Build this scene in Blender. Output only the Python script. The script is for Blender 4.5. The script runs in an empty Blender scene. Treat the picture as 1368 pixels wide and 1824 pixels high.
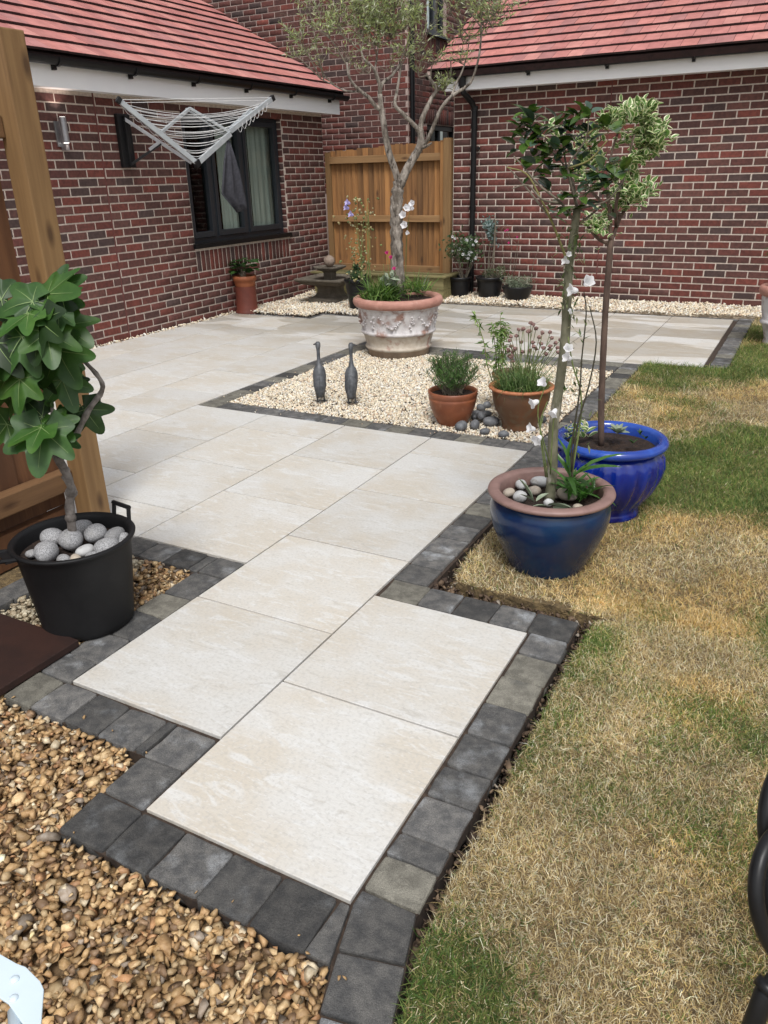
import bpy, bmesh, math, random
import numpy as np
from mathutils import Vector, Matrix, Quaternion, Euler

rnd = random.Random(7)
rng = np.random.default_rng(11)
SC = bpy.context.scene
COL = SC.collection

# ---------------------------------------------------------------- camera
YAW, PITCH, ROLL = -0.500623, 0.411167, -0.025992
CAM = np.array([1.26983, -1.01721, 1.45747])
FPX = 1378.73                                    # focal length in pixels of the 1368 x 1824 photograph
def cam_axes():
    cy, sy, cp, sp = math.cos(YAW), math.sin(YAW), math.cos(PITCH), math.sin(PITCH)
    f = np.array([sy*cp, cy*cp, -sp]); r = np.array([cy, -sy, 0.0]); u = np.cross(r, f)
    c, s = math.cos(ROLL), math.sin(ROLL)
    return c*r + s*u, c*u - s*r, f
AR, AU, AF = cam_axes()
cd = bpy.data.cameras.new('camera'); cam = bpy.data.objects.new('camera', cd); COL.objects.link(cam)
cd.sensor_fit = 'VERTICAL'; cd.sensor_height = 24; cd.lens = FPX/1824*24
cd.clip_start = 0.02; cd.clip_end = 500
M = Matrix.Identity(4)
for i in range(3):
    M[i][0], M[i][1], M[i][2], M[i][3] = AR[i], AU[i], -AF[i], CAM[i]
cam.matrix_world = M
SC.camera = cam

# ---------------------------------------------------------------- light
SUN_EL, SUN_AZ = math.radians(58), math.radians(150)   # azimuth of the sun, clockwise from +y
wd = bpy.data.worlds.new('World'); SC.world = wd; wd.use_nodes = True
nt = wd.node_tree; nt.nodes.clear()
sky = nt.nodes.new('ShaderNodeTexSky'); sky.sky_type = 'NISHITA'; sky.sun_disc = False
sky.sun_elevation = SUN_EL; sky.sun_rotation = SUN_AZ; sky.dust_density = 3.0; sky.air_density = 1.0
hs = nt.nodes.new('ShaderNodeHueSaturation'); hs.inputs['Saturation'].default_value = 0.22
bg = nt.nodes.new('ShaderNodeBackground'); bg.inputs['Strength'].default_value = 0.135
wo = nt.nodes.new('ShaderNodeOutputWorld')
nt.links.new(sky.outputs[0], hs.inputs['Color']); nt.links.new(hs.outputs[0], bg.inputs['Color']); nt.links.new(bg.outputs[0], wo.inputs[0])
sl = bpy.data.lights.new('sun', 'SUN'); sl.energy = 2.0; sl.angle = math.radians(18); sl.color = (1, .98, .945)
so = bpy.data.objects.new('sun', sl); COL.objects.link(so)
sd = Vector((math.sin(SUN_AZ)*math.cos(SUN_EL), math.cos(SUN_AZ)*math.cos(SUN_EL), math.sin(SUN_EL)))
so.rotation_euler = sd.to_track_quat('Z', 'Y').to_euler()
so.location = (0, 0, 10)
vs = SC.view_settings; vs.view_transform = 'Standard'; vs.look = 'None'; vs.gamma = 1; vs.exposure = 0.25; vs.use_curve_mapping = False

# ---------------------------------------------------------------- projection helpers (surveying only)
def ray(px, py):
    return CAM, AF + AR*(px-684)/FPX - AU*(py-912)/FPX
def hit(px, py, base, off=0.0):
    """point seen at (px,py) on the upright plane through base square to the line of sight, off metres further away"""
    b = np.array([base[0], base[1], 0.0]); n = np.array([b[0]-CAM[0], b[1]-CAM[1], 0.0]); n /= np.linalg.norm(n)
    o, d = ray(px, py)
    t = ((b + n*off - o) @ n)/(d @ n)
    return o + d*t
def ground(px, py, z=0.0):
    o, d = ray(px, py); return o + d*(z-o[2])/d[2]
def project(p):
    d = np.asarray(p, float) - CAM; z = d @ AF
    if z <= 0.05: return None
    return 684 + FPX*(d @ AR)/z, 912 - FPX*(d @ AU)/z, z

# ---------------------------------------------------------------- objects and tags
W = {}
def root(name, loc, label=None, cat=None, group=None, kind=None):
    o = bpy.data.objects.new(name, None); o.empty_display_size = .1; COL.objects.link(o)
    o.location = tuple(loc); W[o.name] = Vector(tuple(loc)); tag(o, label, cat, group, kind)
    return o
def tag(o, label=None, cat=None, group=None, kind=None):
    if label: o['label'] = label
    if cat: o['category'] = cat
    if group: o['group'] = group
    if kind: o['kind'] = kind
    return o
def wl(parent):
    return W[parent.name] if parent is not None else Vector((0, 0, 0))
def link(name, me, parent=None, mat=None, origin=None, smooth=False):
    """mesh given in world coordinates"""
    o = bpy.data.objects.new(name, me)
    if parent is not None:
        o.parent = parent; w = wl(parent)
    else:
        w = Vector(tuple(origin)) if origin is not None else Vector((0, 0, 0)); o.location = w
    me.transform(Matrix.Translation(-w)); W_set = w.copy()
    if mat is not None and len(me.materials) == 0:
        for m in (mat if isinstance(mat, (list, tuple)) else [mat]): me.materials.append(m)
    if smooth: me.polygons.foreach_set('use_smooth', [True]*len(me.polygons))
    COL.objects.link(o); W[o.name] = W_set
    return o
def inst(name, me, parent, mtx):
    """object sharing mesh data; mtx in world space"""
    o = bpy.data.objects.new(name, me)
    if parent is not None:
        o.parent = parent; o.matrix_local = Matrix.Translation(-wl(parent)) @ mtx
    else:
        o.matrix_world = mtx
    COL.objects.link(o); W[o.name] = mtx.to_translation()
    return o

class MB:
    def __init__(s): s.v = []; s.f = []; s.m = []
    def add(s, V, F, mi=0):
        b = len(s.v); s.v += [tuple(map(float, v)) for v in V]; s.f += [tuple(i+b for i in f) for f in F]; s.m += [mi]*len(F); return s
    def box(s, a, b, mi=0, mtx=None):
        x0, y0, z0 = a; x1, y1, z1 = b
        V = [(x0,y0,z0),(x1,y0,z0),(x1,y1,z0),(x0,y1,z0),(x0,y0,z1),(x1,y0,z1),(x1,y1,z1),(x0,y1,z1)]
        if mtx is not None: V = [tuple(mtx @ Vector(v)) for v in V]
        return s.add(V, [(0,3,2,1),(4,5,6,7),(0,1,5,4),(1,2,6,5),(2,3,7,6),(3,0,4,7)], mi)
    def prism(s, poly, z0, z1, mi=0):
        n = len(poly)
        V = [(x, y, z0) for x, y in poly] + [(x, y, z1) for x, y in poly]
        F = [tuple(range(n-1, -1, -1)), tuple(range(n, 2*n))] + [(i, (i+1) % n, n+(i+1) % n, n+i) for i in range(n)]
        return s.add(V, F, mi)
    def tube(s, pts, rad, seg=8, mi=0, cap=True, jit=0.0):
        pts = [Vector(tuple(p)) for p in pts]; n = len(pts)
        if not isinstance(rad, (list, tuple)): rad = [rad]*n
        V = []; F = []; up = None
        for i, p in enumerate(pts):
            t = (pts[min(i+1, n-1)] - pts[max(i-1, 0)])
            if t.length < 1e-9: t = Vector((0, 0, 1))
            t.normalize()
            if up is None:
                up = Vector((0, 0, 1)) if abs(t.z) < .9 else Vector((1, 0, 0))
            a = t.cross(up)
            if a.length < 1e-6: a = t.orthogonal()
            a.normalize(); b = a.cross(t).normalized(); up = b
            for k in range(seg):
                th = 2*math.pi*k/seg; r = rad[i]*(1 + (rnd.uniform(-jit, jit) if jit else 0))
                V.append(p + a*math.cos(th)*r + b*math.sin(th)*r)
        for i in range(n-1):
            for k in range(seg):
                k2 = (k+1) % seg
                F.append((i*seg+k, i*seg+k2, (i+1)*seg+k2, (i+1)*seg+k))
        if cap:
            F.append(tuple(range(seg-1, -1, -1))); F.append(tuple((n-1)*seg+k for k in range(seg)))
        return s.add(V, F, mi)
    def lathe(s, prof, c=(0, 0, 0), seg=48, mi=0, mod=None, sx=1, sy=1):
        V = []; F = []; n = len(prof)
        for i, (r, z) in enumerate(prof):
            for k in range(seg):
                th = 2*math.pi*k/seg; rr = r if mod is None else mod(r, z, th)
                V.append((c[0]+rr*math.cos(th)*sx, c[1]+rr*math.sin(th)*sy, c[2]+z))
        for i in range(n-1):
            for k in range(seg):
                k2 = (k+1) % seg
                F.append((i*seg+k, i*seg+k2, (i+1)*seg+k2, (i+1)*seg+k))
        return s.add(V, F, mi)
    def disc(s, c, r, z, seg=48, mi=0, bump=0.0, rings=4):
        V = [(c[0], c[1], z+rnd.uniform(-bump, bump))]; F = []
        for j in range(1, rings+1):
            for k in range(seg):
                th = 2*math.pi*k/seg
                V.append((c[0]+r*j/rings*math.cos(th), c[1]+r*j/rings*math.sin(th), z+(rnd.uniform(-bump, bump) if j < rings else 0)))
        for k in range(seg): F.append((0, 1+k, 1+(k+1) % seg))
        for j in range(rings-1):
            for k in range(seg):
                a = 1+j*seg; b = a+seg; F.append((a+k, b+k, b+(k+1) % seg, a+(k+1) % seg))
        return s.add(V, F, mi)
    def mesh(s, name):
        me = bpy.data.meshes.new(name); me.from_pydata(s.v, [], s.f)
        if any(s.m): me.polygons.foreach_set('material_index', s.m)
        me.update(); return me
    def build(s, name, mat, parent=None, smooth=False, origin=None, bevel=0):
        me = s.mesh(name)
        for m in (mat if isinstance(mat, (list, tuple)) else [mat]): me.materials.append(m)
        if bevel:
            bm = bmesh.new(); bm.from_mesh(me)
            bmesh.ops.bevel(bm, geom=[e for e in bm.edges], offset=bevel, segments=2, profile=.6, affect='EDGES', clamp_overlap=True)
            bm.to_mesh(me); bm.free()
        o = link(name, me, parent, None, origin)
        if smooth: me.polygons.foreach_set('use_smooth', [True]*len(me.polygons))
        return o

def quats(n, tilt=None):
    """random rotation matrices (n,3,3); tilt limits the lean from upright"""
    if tilt is None:
        q = rng.normal(size=(n, 4)); q /= np.linalg.norm(q, axis=1)[:, None]
        w, x, y, z = q.T
        return np.stack([1-2*(y*y+z*z), 2*(x*y-z*w), 2*(x*z+y*w), 2*(x*y+z*w), 1-2*(x*x+z*z), 2*(y*z-x*w), 2*(x*z-y*w), 2*(y*z+x*w), 1-2*(x*x+y*y)], 1).reshape(n, 3, 3)
    a = rng.uniform(0, 2*np.pi, n); t = np.abs(rng.normal(0, tilt, n)); b = rng.uniform(0, 2*np.pi, n)
    def rz(a): c, s, o, l = np.cos(a), np.sin(a), 0*a, 0*a+1; return np.stack([c, -s, o, s, c, o, o, o, l], 1).reshape(-1, 3, 3)
    def rx(a): c, s, o, l = np.cos(a), np.sin(a), 0*a, 0*a+1; return np.stack([l, o, o, o, c, -s, o, s, c], 1).reshape(-1, 3, 3)
    return rz(b) @ rx(t) @ rz(a)

def frames(d, n=None):
    """rotation matrices whose y axis is d and z axis is near n"""
    d = d/np.linalg.norm(d, axis=1)[:, None]
    if n is None: n = np.tile([0, 0, 1.], (len(d), 1))
    x = np.cross(d, n); l = np.linalg.norm(x, axis=1); bad = l < 1e-4; x[bad] = [1, 0, 0]; l[bad] = 1
    x /= l[:, None]; z = np.cross(x, d)
    return np.stack([x, d, z], 2)

def scatter(name, variants, pos, R, scale, mats, col=None, parent=None, smooth=False, origin=None, kind='stuff'):
    """many copies of small templates joined into one mesh; variants: list of (V(n,3), F list of equal-size faces or with material index)"""
    n = len(pos); which = rng.integers(0, len(variants), n)
    scale = np.asarray(scale, float)
    if scale.ndim == 1: scale = np.repeat(scale[:, None], 3, 1)
    VV = []; LI = []; LT = []; MI = []; CC = []; base = 0
    for vi, var in enumerate(variants):
        V = np.asarray(var[0], float); F = var[1]; mi = var[2] if len(var) > 2 else [0]*len(F)
        idx = np.nonzero(which == vi)[0]
        if len(idx) == 0: continue
        P = np.einsum('nij,nkj->nki', R[idx], V[None]*scale[idx][:, None]) + pos[idx][:, None]
        k = len(V); m = len(idx)
        flat = np.concatenate([np.array(f) for f in F]); lt = np.array([len(f) for f in F])
        VV.append(P.reshape(-1, 3))
        LI.append((flat[None] + base + np.arange(m)[:, None]*k).ravel()); LT.append(np.tile(lt, m)); MI.append(np.tile(mi, m))
        if col is not None: CC.append(np.repeat(col[idx], k, 0))
        base += m*k
    VV = np.concatenate(VV); LI = np.concatenate(LI); LT = np.concatenate(LT); MI = np.concatenate(MI)
    w = wl(parent) if parent is not None else Vector(tuple(origin) if origin is not None else (0, 0, 0))
    VV = VV - np.array(w)
    me = bpy.data.meshes.new(name)
    me.vertices.add(len(VV)); me.vertices.foreach_set('co', VV.astype(np.float32).ravel())
    me.loops.add(len(LI)); me.loops.foreach_set('vertex_index', LI.astype(np.int32))
    me.polygons.add(len(LT)); ls = np.concatenate([[0], np.cumsum(LT)[:-1]]).astype(np.int32)
    me.polygons.foreach_set('loop_start', ls)
    me.polygons.foreach_set('material_index', MI.astype(np.int32))
    if smooth: me.polygons.foreach_set('use_smooth', np.ones(len(LT), bool))
    if col is not None:
        at = me.color_attributes.new('col', 'FLOAT_COLOR', 'POINT')
        C = np.concatenate(CC); C4 = np.ones((len(C), 4), np.float32); C4[:, :3] = C; at.data.foreach_set('color', C4.ravel())
    for m_ in (mats if isinstance(mats, (list, tuple)) else [mats]): me.materials.append(m_)
    me.update(calc_edges=True); me.validate()
    o = bpy.data.objects.new(name, me); COL.objects.link(o)
    if parent is not None: o.parent = parent
    else: o.location = w
    W[o.name] = w.copy()
    if kind: o['kind'] = kind
    return o

# smooth lattice noise for laying out colour patches and heights
class Noise2:
    def __init__(s, seed, cell): g = np.random.default_rng(seed); s.g = g.random((64, 64)); s.c = cell
    def __call__(s, x, y):
        x = np.asarray(x)/s.c + 31.7; y = np.asarray(y)/s.c + 17.3
        i = np.floor(x).astype(int); j = np.floor(y).astype(int); u = x-i; v = y-j; u = u*u*(3-2*u); v = v*v*(3-2*v)
        g = s.g; a = g[i % 64, j % 64]; b = g[(i+1) % 64, j % 64]; c = g[i % 64, (j+1) % 64]; d = g[(i+1) % 64, (j+1) % 64]
        return (a*(1-u)+b*u)*(1-v) + (c*(1-u)+d*u)*v
def inpoly(x, y, poly):
    x = np.asarray(x); y = np.asarray(y); r = np.zeros(x.shape, bool); n = len(poly)
    for i in range(n):
        x0, y0 = poly[i]; x1, y1 = poly[(i+1) % n]
        if y0 == y1: continue
        c = ((y0 > y) != (y1 > y)) & (x < (x1-x0)*(y-y0)/(y1-y0)+x0); r ^= c
    return r
def fill(poly, dens):
    xs = [p[0] for p in poly]; ys = [p[1] for p in poly]
    n = int((max(xs)-min(xs))*(max(ys)-min(ys))*dens)
    x = rng.uniform(min(xs), max(xs), n); y = rng.uniform(min(ys), max(ys), n); k = inpoly(x, y, poly)
    return x[k], y[k]

# ---------------------------------------------------------------- materials
MATS = {}
def material(name, c1, c2=None, scale=6.0, rough=.7, bump=.0, bscale=60., bdist=.004, stretch=(1, 1, 1), rand=0.0, attr=False,
             c3=None, c3scale=2.0, c3lo=.55, c3hi=.7, spec=.5, metal=0.0, detail=6, coat=0.0, sub=None, contrast=(.35, .65), obj=False, emit=None):
    m = bpy.data.materials.new(name); m.use_nodes = True; t = m.node_tree; N = t.nodes; L = t.links
    b = N['Principled BSDF']; b.inputs['Roughness'].default_value = rough; b.inputs['Specular IOR Level'].default_value = spec
    b.inputs['Metallic'].default_value = metal; b.inputs['Coat Weight'].default_value = coat
    geo = N.new('ShaderNodeNewGeometry'); tc = N.new('ShaderNodeTexCoord')
    mp = N.new('ShaderNodeMapping'); mp.inputs['Scale'].default_value = stretch
    L.new(tc.outputs['Object'] if obj else geo.outputs['Position'], mp.inputs['Vector'])
    if rand > 0:
        oi = N.new('ShaderNodeObjectInfo'); ad = N.new('ShaderNodeVectorMath'); ad.operation = 'MULTIPLY_ADD'
        L.new(oi.outputs['Random'], ad.inputs[0]); ad.inputs[1].default_value = (37, 53, 29); L.new(mp.outputs[0], ad.inputs[2]); vec = ad.outputs[0]
    else: vec = mp.outputs[0]
    def noise(sc, det=6):
        n = N.new('ShaderNodeTexNoise'); n.inputs['Scale'].default_value = sc; n.inputs['Detail'].default_value = det; n.inputs['Roughness'].default_value = .6
        L.new(vec, n.inputs['Vector']); return n.outputs['Fac']
    def ramp(src, lo, hi):
        r = N.new('ShaderNodeMapRange'); r.inputs['From Min'].default_value = lo; r.inputs['From Max'].default_value = hi; r.interpolation_type = 'SMOOTHSTEP'
        L.new(src, r.inputs['Value']); return r.outputs[0]
    def mix(f, a, c, mode='MIX'):
        x = N.new('ShaderNodeMix'); x.data_type = 'RGBA'; x.blend_type = mode
        if isinstance(f, (int, float)): x.inputs[0].default_value = f
        else: L.new(f, x.inputs[0])
        for i, q in ((6, a), (7, c)):
            if isinstance(q, tuple): x.inputs[i].default_value = (*q[:3], 1)
            else: L.new(q, x.inputs[i])
        return x.outputs[2]
    col = tuple(c1)
    if c2 is not None: col = mix(ramp(noise(scale, detail), *contrast), tuple(c1), tuple(c2))
    if c3 is not None: col = mix(ramp(noise(c3scale, 4), c3lo, c3hi), col, tuple(c3))
    if attr:
        va = N.new('ShaderNodeVertexColor'); va.layer_name = 'col'
        col = mix(1.0, va.outputs['Color'], col, 'MULTIPLY') if c2 is not None or c3 is not None or tuple(c1) != (1, 1, 1) else va.outputs['Color']
    if rand > 0:
        hv = N.new('ShaderNodeHueSaturation'); mr = N.new('ShaderNodeMapRange'); mr.inputs['To Min'].default_value = 1-rand; mr.inputs['To Max'].default_value = 1+rand
        L.new(oi.outputs['Random'], mr.inputs['Value']); L.new(mr.outputs[0], hv.inputs['Value'])
        if isinstance(col, tuple): hv.inputs['Color'].default_value = (*col, 1)
        else: L.new(col, hv.inputs['Color'])
        col = hv.outputs[0]
    if isinstance(col, tuple): b.inputs['Base Color'].default_value = (*col, 1)
    else: L.new(col, b.inputs['Base Color'])
    if bump > 0:
        bp = N.new('ShaderNodeBump'); bp.inputs['Strength'].default_value = bump; bp.inputs['Distance'].default_value = bdist
        L.new(noise(bscale, 5), bp.inputs['Height']); L.new(bp.outputs[0], b.inputs['Normal'])
    if sub: b.inputs['Subsurface Weight'].default_value = sub; b.inputs['Subsurface Radius'].default_value = (.01, .01, .005)
    if emit: b.inputs['Emission Color'].default_value = (*emit[0], 1); b.inputs['Emission Strength'].default_value = emit[1]
    MATS[name] = m; m['_'] = 1
    return m
def leafy(name, c1, c2, rand=.25, rough=.45, trans=.35, attr=False, vscale=30.):
    """leaf: diffuse + gloss with some light let through"""
    m = material(name, c1, c2, scale=vscale, rough=rough, rand=0 if attr else rand, attr=attr)
    t = m.node_tree; N = t.nodes; L = t.links; b = N['Principled BSDF']; out = N['Material Output']
    tr = N.new('ShaderNodeBsdfTranslucent'); mx = N.new('ShaderNodeMixShader'); mx.inputs[0].default_value = trans
    src = b.inputs['Base Color'].links[0].from_socket
    hv = N.new('ShaderNodeHueSaturation'); hv.inputs['Value'].default_value = 1.5; hv.inputs['Saturation'].default_value = 1.1; L.new(src, hv.inputs['Color'])
    L.new(hv.outputs[0], tr.inputs['Color']); L.new(b.outputs[0], mx.inputs[1]); L.new(tr.outputs[0], mx.inputs[2]); L.new(mx.outputs[0], out.inputs['Surface'])
    return m
def wood(name, c1, c2, dark, axis='z', rand=.12, rough=.75):
    st = {'z': (18, 18, 1.1), 'x': (1.1, 18, 18), 'y': (18, 1.1, 18)}[axis]
    m = material(name, c1, c2, scale=1.6, stretch=st, rough=rough, rand=rand, bump=.35, bscale=5, bdist=.003, contrast=(.3, .7), c3=dark, c3scale=1.1, c3lo=.56, c3hi=.8)
    t = m.node_tree; N = t.nodes; L = t.links; b = N['Principled BSDF']
    geo = N.new('ShaderNodeNewGeometry'); mp = N.new('ShaderNodeMapping'); k = {'z': (7, 7, 2.6), 'x': (2.6, 7, 7), 'y': (7, 2.6, 7)}[axis]; mp.inputs['Scale'].default_value = k
    vo = N.new('ShaderNodeTexVoronoi'); vo.inputs['Scale'].default_value = 1; L.new(geo.outputs['Position'], mp.inputs[0]); L.new(mp.outputs[0], vo.inputs['Vector'])
    mr = N.new('ShaderNodeMapRange'); mr.inputs['From Min'].default_value = .05; mr.inputs['From Max'].default_value = .17; mr.inputs['To Min'].default_value = .85; mr.inputs['To Max'].default_value = 0
    L.new(vo.outputs['Distance'], mr.inputs['Value']); src = b.inputs['Base Color'].links[0].from_socket
    x = N.new('ShaderNodeMix'); x.data_type = 'RGBA'; L.new(mr.outputs[0], x.inputs[0]); L.new(src, x.inputs[6]); x.inputs[7].default_value = (dark[0]*.5, dark[1]*.45, dark[2]*.4, 1)
    L.new(x.outputs[2], b.inputs['Base Color'])
    return m

M_mortar = material('mortar', (.60, .52, .45), (.46, .39, .34), scale=40, rough=.95, bump=.4, bscale=200, bdist=.002)
M_mortar_dark = material('mortar_buff', (.46, .36, .32), (.36, .27, .24), scale=30, rough=.95)
M_brick = material('brick', (1, 1, 1), (.66, .66, .68), scale=30, rough=.85, attr=True, bump=.6, bscale=120, bdist=.003, c3=(1.7, 1.7, 1.75), c3scale=3.2, c3lo=.56, c3hi=.9)
M_soldier = M_brick
M_pvc = material('white_pvc', (.92, .93, .94), (.89, .90, .92), scale=2, rough=.35)
M_gutter = material('black_pvc', (.009, .009, .010), rough=.32, spec=.3)
M_tile = material('roof_tile', (1, 1, 1), (.80, .78, .78), scale=9, rough=.7, attr=True, bump=.3, bscale=160, bdist=.001)
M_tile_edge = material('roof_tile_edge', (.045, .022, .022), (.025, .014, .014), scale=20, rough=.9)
M_frame = material('anthracite_frame', (.022, .026, .032), rough=.35)
M_metal = material('brushed_steel', (.42, .42, .43), (.34, .34, .36), scale=30, rough=.35, metal=.8)
M_alu = material('aluminium', (.50, .53, .55), (.42, .45, .47), scale=12, rough=.4, metal=.35)
M_black = material('black_plastic', (.009, .009, .010), (.015, .015, .016), scale=8, rough=.38, spec=.3)
M_tub = material('tub_rubber', (.009, .009, .010), (.015, .015, .016), scale=5, rough=.50, spec=.22, bump=.15, bscale=30, bdist=.002)
M_line = material('clothes_line', (.70, .70, .70), rough=.6)
M_cloth = material('grey_cloth', (.05, .05, .062), (.032, .032, .04), scale=40, rough=.95)
M_curtain = material('curtain', (.55, .56, .54), (.45, .46, .44), scale=5, rough=.9, stretch=(1, 10, .5))
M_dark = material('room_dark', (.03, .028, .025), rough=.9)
M_slab = None
M_woodL = wood('post_timber', (.255, .150, .062), (.185, .102, .040), (.12, .060, .024), 'z', rand=.03)
M_woodD = wood('fence_timber_dark', (.130, .056, .022), (.085, .035, .014), (.035, .014, .007), 'z', rand=.25)  # reddish brown darkened: the side fence's shade is put into its colour
M_woodF = wood('fence_timber', (.29, .140, .046), (.165, .074, .024), (.075, .032, .012), 'z', rand=.45)
M_woodR = wood('rail_timber', (.31, .18, .080), (.22, .12, .048), (.14, .065, .028), 'x')
M_woodRy = wood('rail_timber_side', (.20, .105, .045), (.14, .072, .03), (.12, .055, .022), 'y')
M_woodG = wood('planter_timber', (.22, .19, .085), (.14, .12, .05), (.07, .055, .025), 'x')
M_soil = material('soil', (.040, .022, .014), (.018, .010, .007), scale=25, rough=.95, bump=1, bscale=60, bdist=.02)
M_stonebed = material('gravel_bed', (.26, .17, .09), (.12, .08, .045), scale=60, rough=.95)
M_whitebed = material('chippings_bed', (.55, .47, .36), (.38, .31, .23), scale=90, rough=.95, bump=1, bscale=90, bdist=.02)
M_gold = material('golden_gravel', (1, 1, 1), (.72, .66, .60), scale=90, rough=.6, attr=True)
M_white = material('white_chippings', (1, 1, 1), (.86, .82, .78), scale=70, rough=.75, attr=True)
M_grass = leafy('grass_blade', (1, 1, 1), (.85, .85, .85), attr=True, rough=.6, trans=.3)
M_turf = material('turf_soil', (.20, .14, .065), (.10, .07, .035), scale=30, rough=.95, bump=1, bscale=45, bdist=.02)
M_bark_o = material('olive_bark', (.34, .30, .26), (.12, .10, .08), scale=22, stretch=(1, 1, .35), rough=.9, bump=1, bscale=30, bdist=.03, c3=(.060, .048, .038), c3scale=26, c3lo=.54, c3hi=.66)
M_bark_g = material('green_bark', (.20, .19, .13), (.10, .10, .06), scale=22, stretch=(1, 1, .5), rough=.85, bump=.8, bscale=60, bdist=.006, c3=(.30, .28, .23), c3scale=14, c3lo=.56, c3hi=.66)
M_bark_b = material('brown_bark', (.13, .085, .065), (.07, .045, .035), scale=30, stretch=(1, 1, .3), rough=.9, bump=.8, bscale=60, bdist=.005)
M_bark_f = material('fig_bark', (.30, .27, .25), (.11, .095, .085), scale=16, rough=.9, bump=1, bscale=30, bdist=.012)
M_twig = material('twig', (.20, .17, .13), (.12, .10, .075), scale=20, rough=.9)
M_twig_y = material('twig_yellow', (.22, .20, .07), (.15, .14, .05), scale=20, rough=.8)
M_stem = material('green_stem', (.16, .20, .06), (.10, .14, .04), scale=20, rough=.7)
M_stem_d = material('dark_stem', (.04, .035, .02), rough=.8)
M_terra = material('terracotta', (.28, .095, .044), (.20, .066, .032), scale=7, rough=.38, bump=.15, bscale=60, c3=(.42, .24, .15), c3scale=4, c3lo=.58, c3hi=.75)
M_terra_rim = material('terracotta_rim', (.52, .21, .10), (.44, .16, .075), scale=12, rough=.6)
M_terra_br = material('brown_glaze', (.125, .062, .032), (.20, .085, .040), scale=5, rough=.45, bump=.2, bscale=70, c3=(.15, .10, .06), c3scale=16, c3lo=.5, c3hi=.65)
M_terra_red = material('red_terracotta', (.17, .042, .026), (.13, .032, .02), scale=9, rough=.6)
M_terra_or = material('orange_terracotta', (.32, .10, .038), (.25, .075, .03), scale=9, rough=.6)
M_navy = material('navy_glaze', (.006, .018, .070), (.006, .030, .085), scale=9, rough=.2, coat=.12, spec=.35, bump=.12, bscale=120, bdist=.001, c3=(.020, .030, .060), c3scale=3, c3lo=.45, c3hi=.7)
M_navy_rim = material('plum_rim', (.26, .16, .14), (.20, .12, .105), scale=16, rough=.5)
M_cobalt = material('cobalt_glaze', (.003, .010, .17), (.005, .030, .26), scale=7, stretch=(2.4, 2.4, .4), rough=.12, coat=.3, c3=(.003, .005, .10), c3scale=3.5, c3lo=.5, c3hi=.7)
M_cobalt_rim = material('cobalt_rim', (.020, .075, .38), (.014, .045, .28), scale=10, rough=.2, coat=.4)
M_pebble = material('grey_pebble', (.40, .40, .41), (.17, .17, .175), scale=240, rough=.8, rand=.25, contrast=(.36, .62), c3=(.26, .255, .25), c3scale=14, c3lo=.45, c3hi=.75, bump=.3, bscale=200, bdist=.002)
M_pebble2 = material('buff_pebble', (.42, .36, .29), (.31, .27, .23), scale=18, rough=.65, rand=.2)
M_pebble3 = material('pale_pebble', (.52, .52, .52), (.40, .40, .40), scale=12, rough=.7, rand=.12, c3=(.30, .29, .27), c3scale=22, c3lo=.55, c3hi=.65)
M_cobble = material('slate_cobble', (.080, .084, .092), (.15, .155, .165), scale=22, rough=.55, rand=.3)
M_stone = material('fountain_stone', (.135, .115, .09), (.085, .072, .055), scale=12, rough=.9, bump=.5, bscale=90, bdist=.004, c3=(.19, .17, .13), c3scale=6, c3lo=.55, c3hi=.75)
M_stone_b = material('fountain_ball', (.26, .20, .16), (.18, .13, .10), scale=30, rough=.85)
M_bronze = material('dark_bronze', (.060, .064, .070), (.115, .12, .13), scale=25, rough=.55, metal=.25, bump=.3, bscale=90, bdist=.003)
M_limewash = material('limewash', (.60, .58, .58), (.45, .42, .42), scale=14, rough=.85, bump=.5, bscale=60, bdist=.004, c3=(.30, .185, .15), c3scale=7, c3lo=.50, c3hi=.66)
M_limewash2 = material('limewash_lower', (.50, .45, .38), (.42, .36, .29), scale=18, rough=.85, bump=.4, bscale=60, bdist=.004, c3=(.34, .22, .18), c3scale=9, c3lo=.54, c3hi=.68)
M_urn_rim = material('urn_rim', (.46, .235, .185), (.37, .18, .14), scale=12, rough=.7, c3=(.55, .36, .30), c3scale=9, c3lo=.55, c3hi=.75, bump=.3, bscale=40)
M_urnfoot = material('urn_foot', (.34, .26, .19), (.25, .19, .14), scale=14, rough=.85)
M_board = material('dark_board', (.030, .010, .006), (.018, .006, .004), scale=6, rough=.7, bump=.2, bscale=100)
M_wpaint = material('white_paint', (.60, .70, .77), (.57, .67, .74), scale=8, rough=.35)
M_fig = leafy('fig_leaf', (.020, .056, .012), (.036, .088, .018), rand=.55, rough=.5, trans=.22, vscale=14)
M_vein = material('leaf_vein', (.16, .24, .08), rough=.6)
M_holly = leafy('glossy_leaf', (.032, .070, .014), (.075, .125, .026), rand=.4, rough=.22, trans=.15)
M_holly_b = leafy('glossy_leaf_bluish', (.060, .100, .075), (.045, .085, .050), rand=.3, rough=.3, trans=.12)
M_var = leafy('variegated_centre', (.12, .22, .065), (.17, .30, .09), rand=.25, rough=.35, trans=.3)
M_cream = leafy('variegated_margin', (.80, .80, .50), (.84, .84, .62), rand=.15, rough=.4, trans=.3)
M_olive = leafy('olive_leaf', (1, 1, 1), (.85, .85, .85), attr=True, rough=.5, trans=.3)
M_green = leafy('soft_leaf', (1, 1, 1), (.8, .8, .8), attr=True, rough=.5, trans=.35)
M_lily = leafy('lily_leaf', (.055, .140, .030), (.085, .190, .045), rand=.3, rough=.35, trans=.35)
M_sage = leafy('felted_leaf', (.20, .25, .17), (.27, .31, .23), rand=.15, rough=.8, trans=.1)
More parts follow.
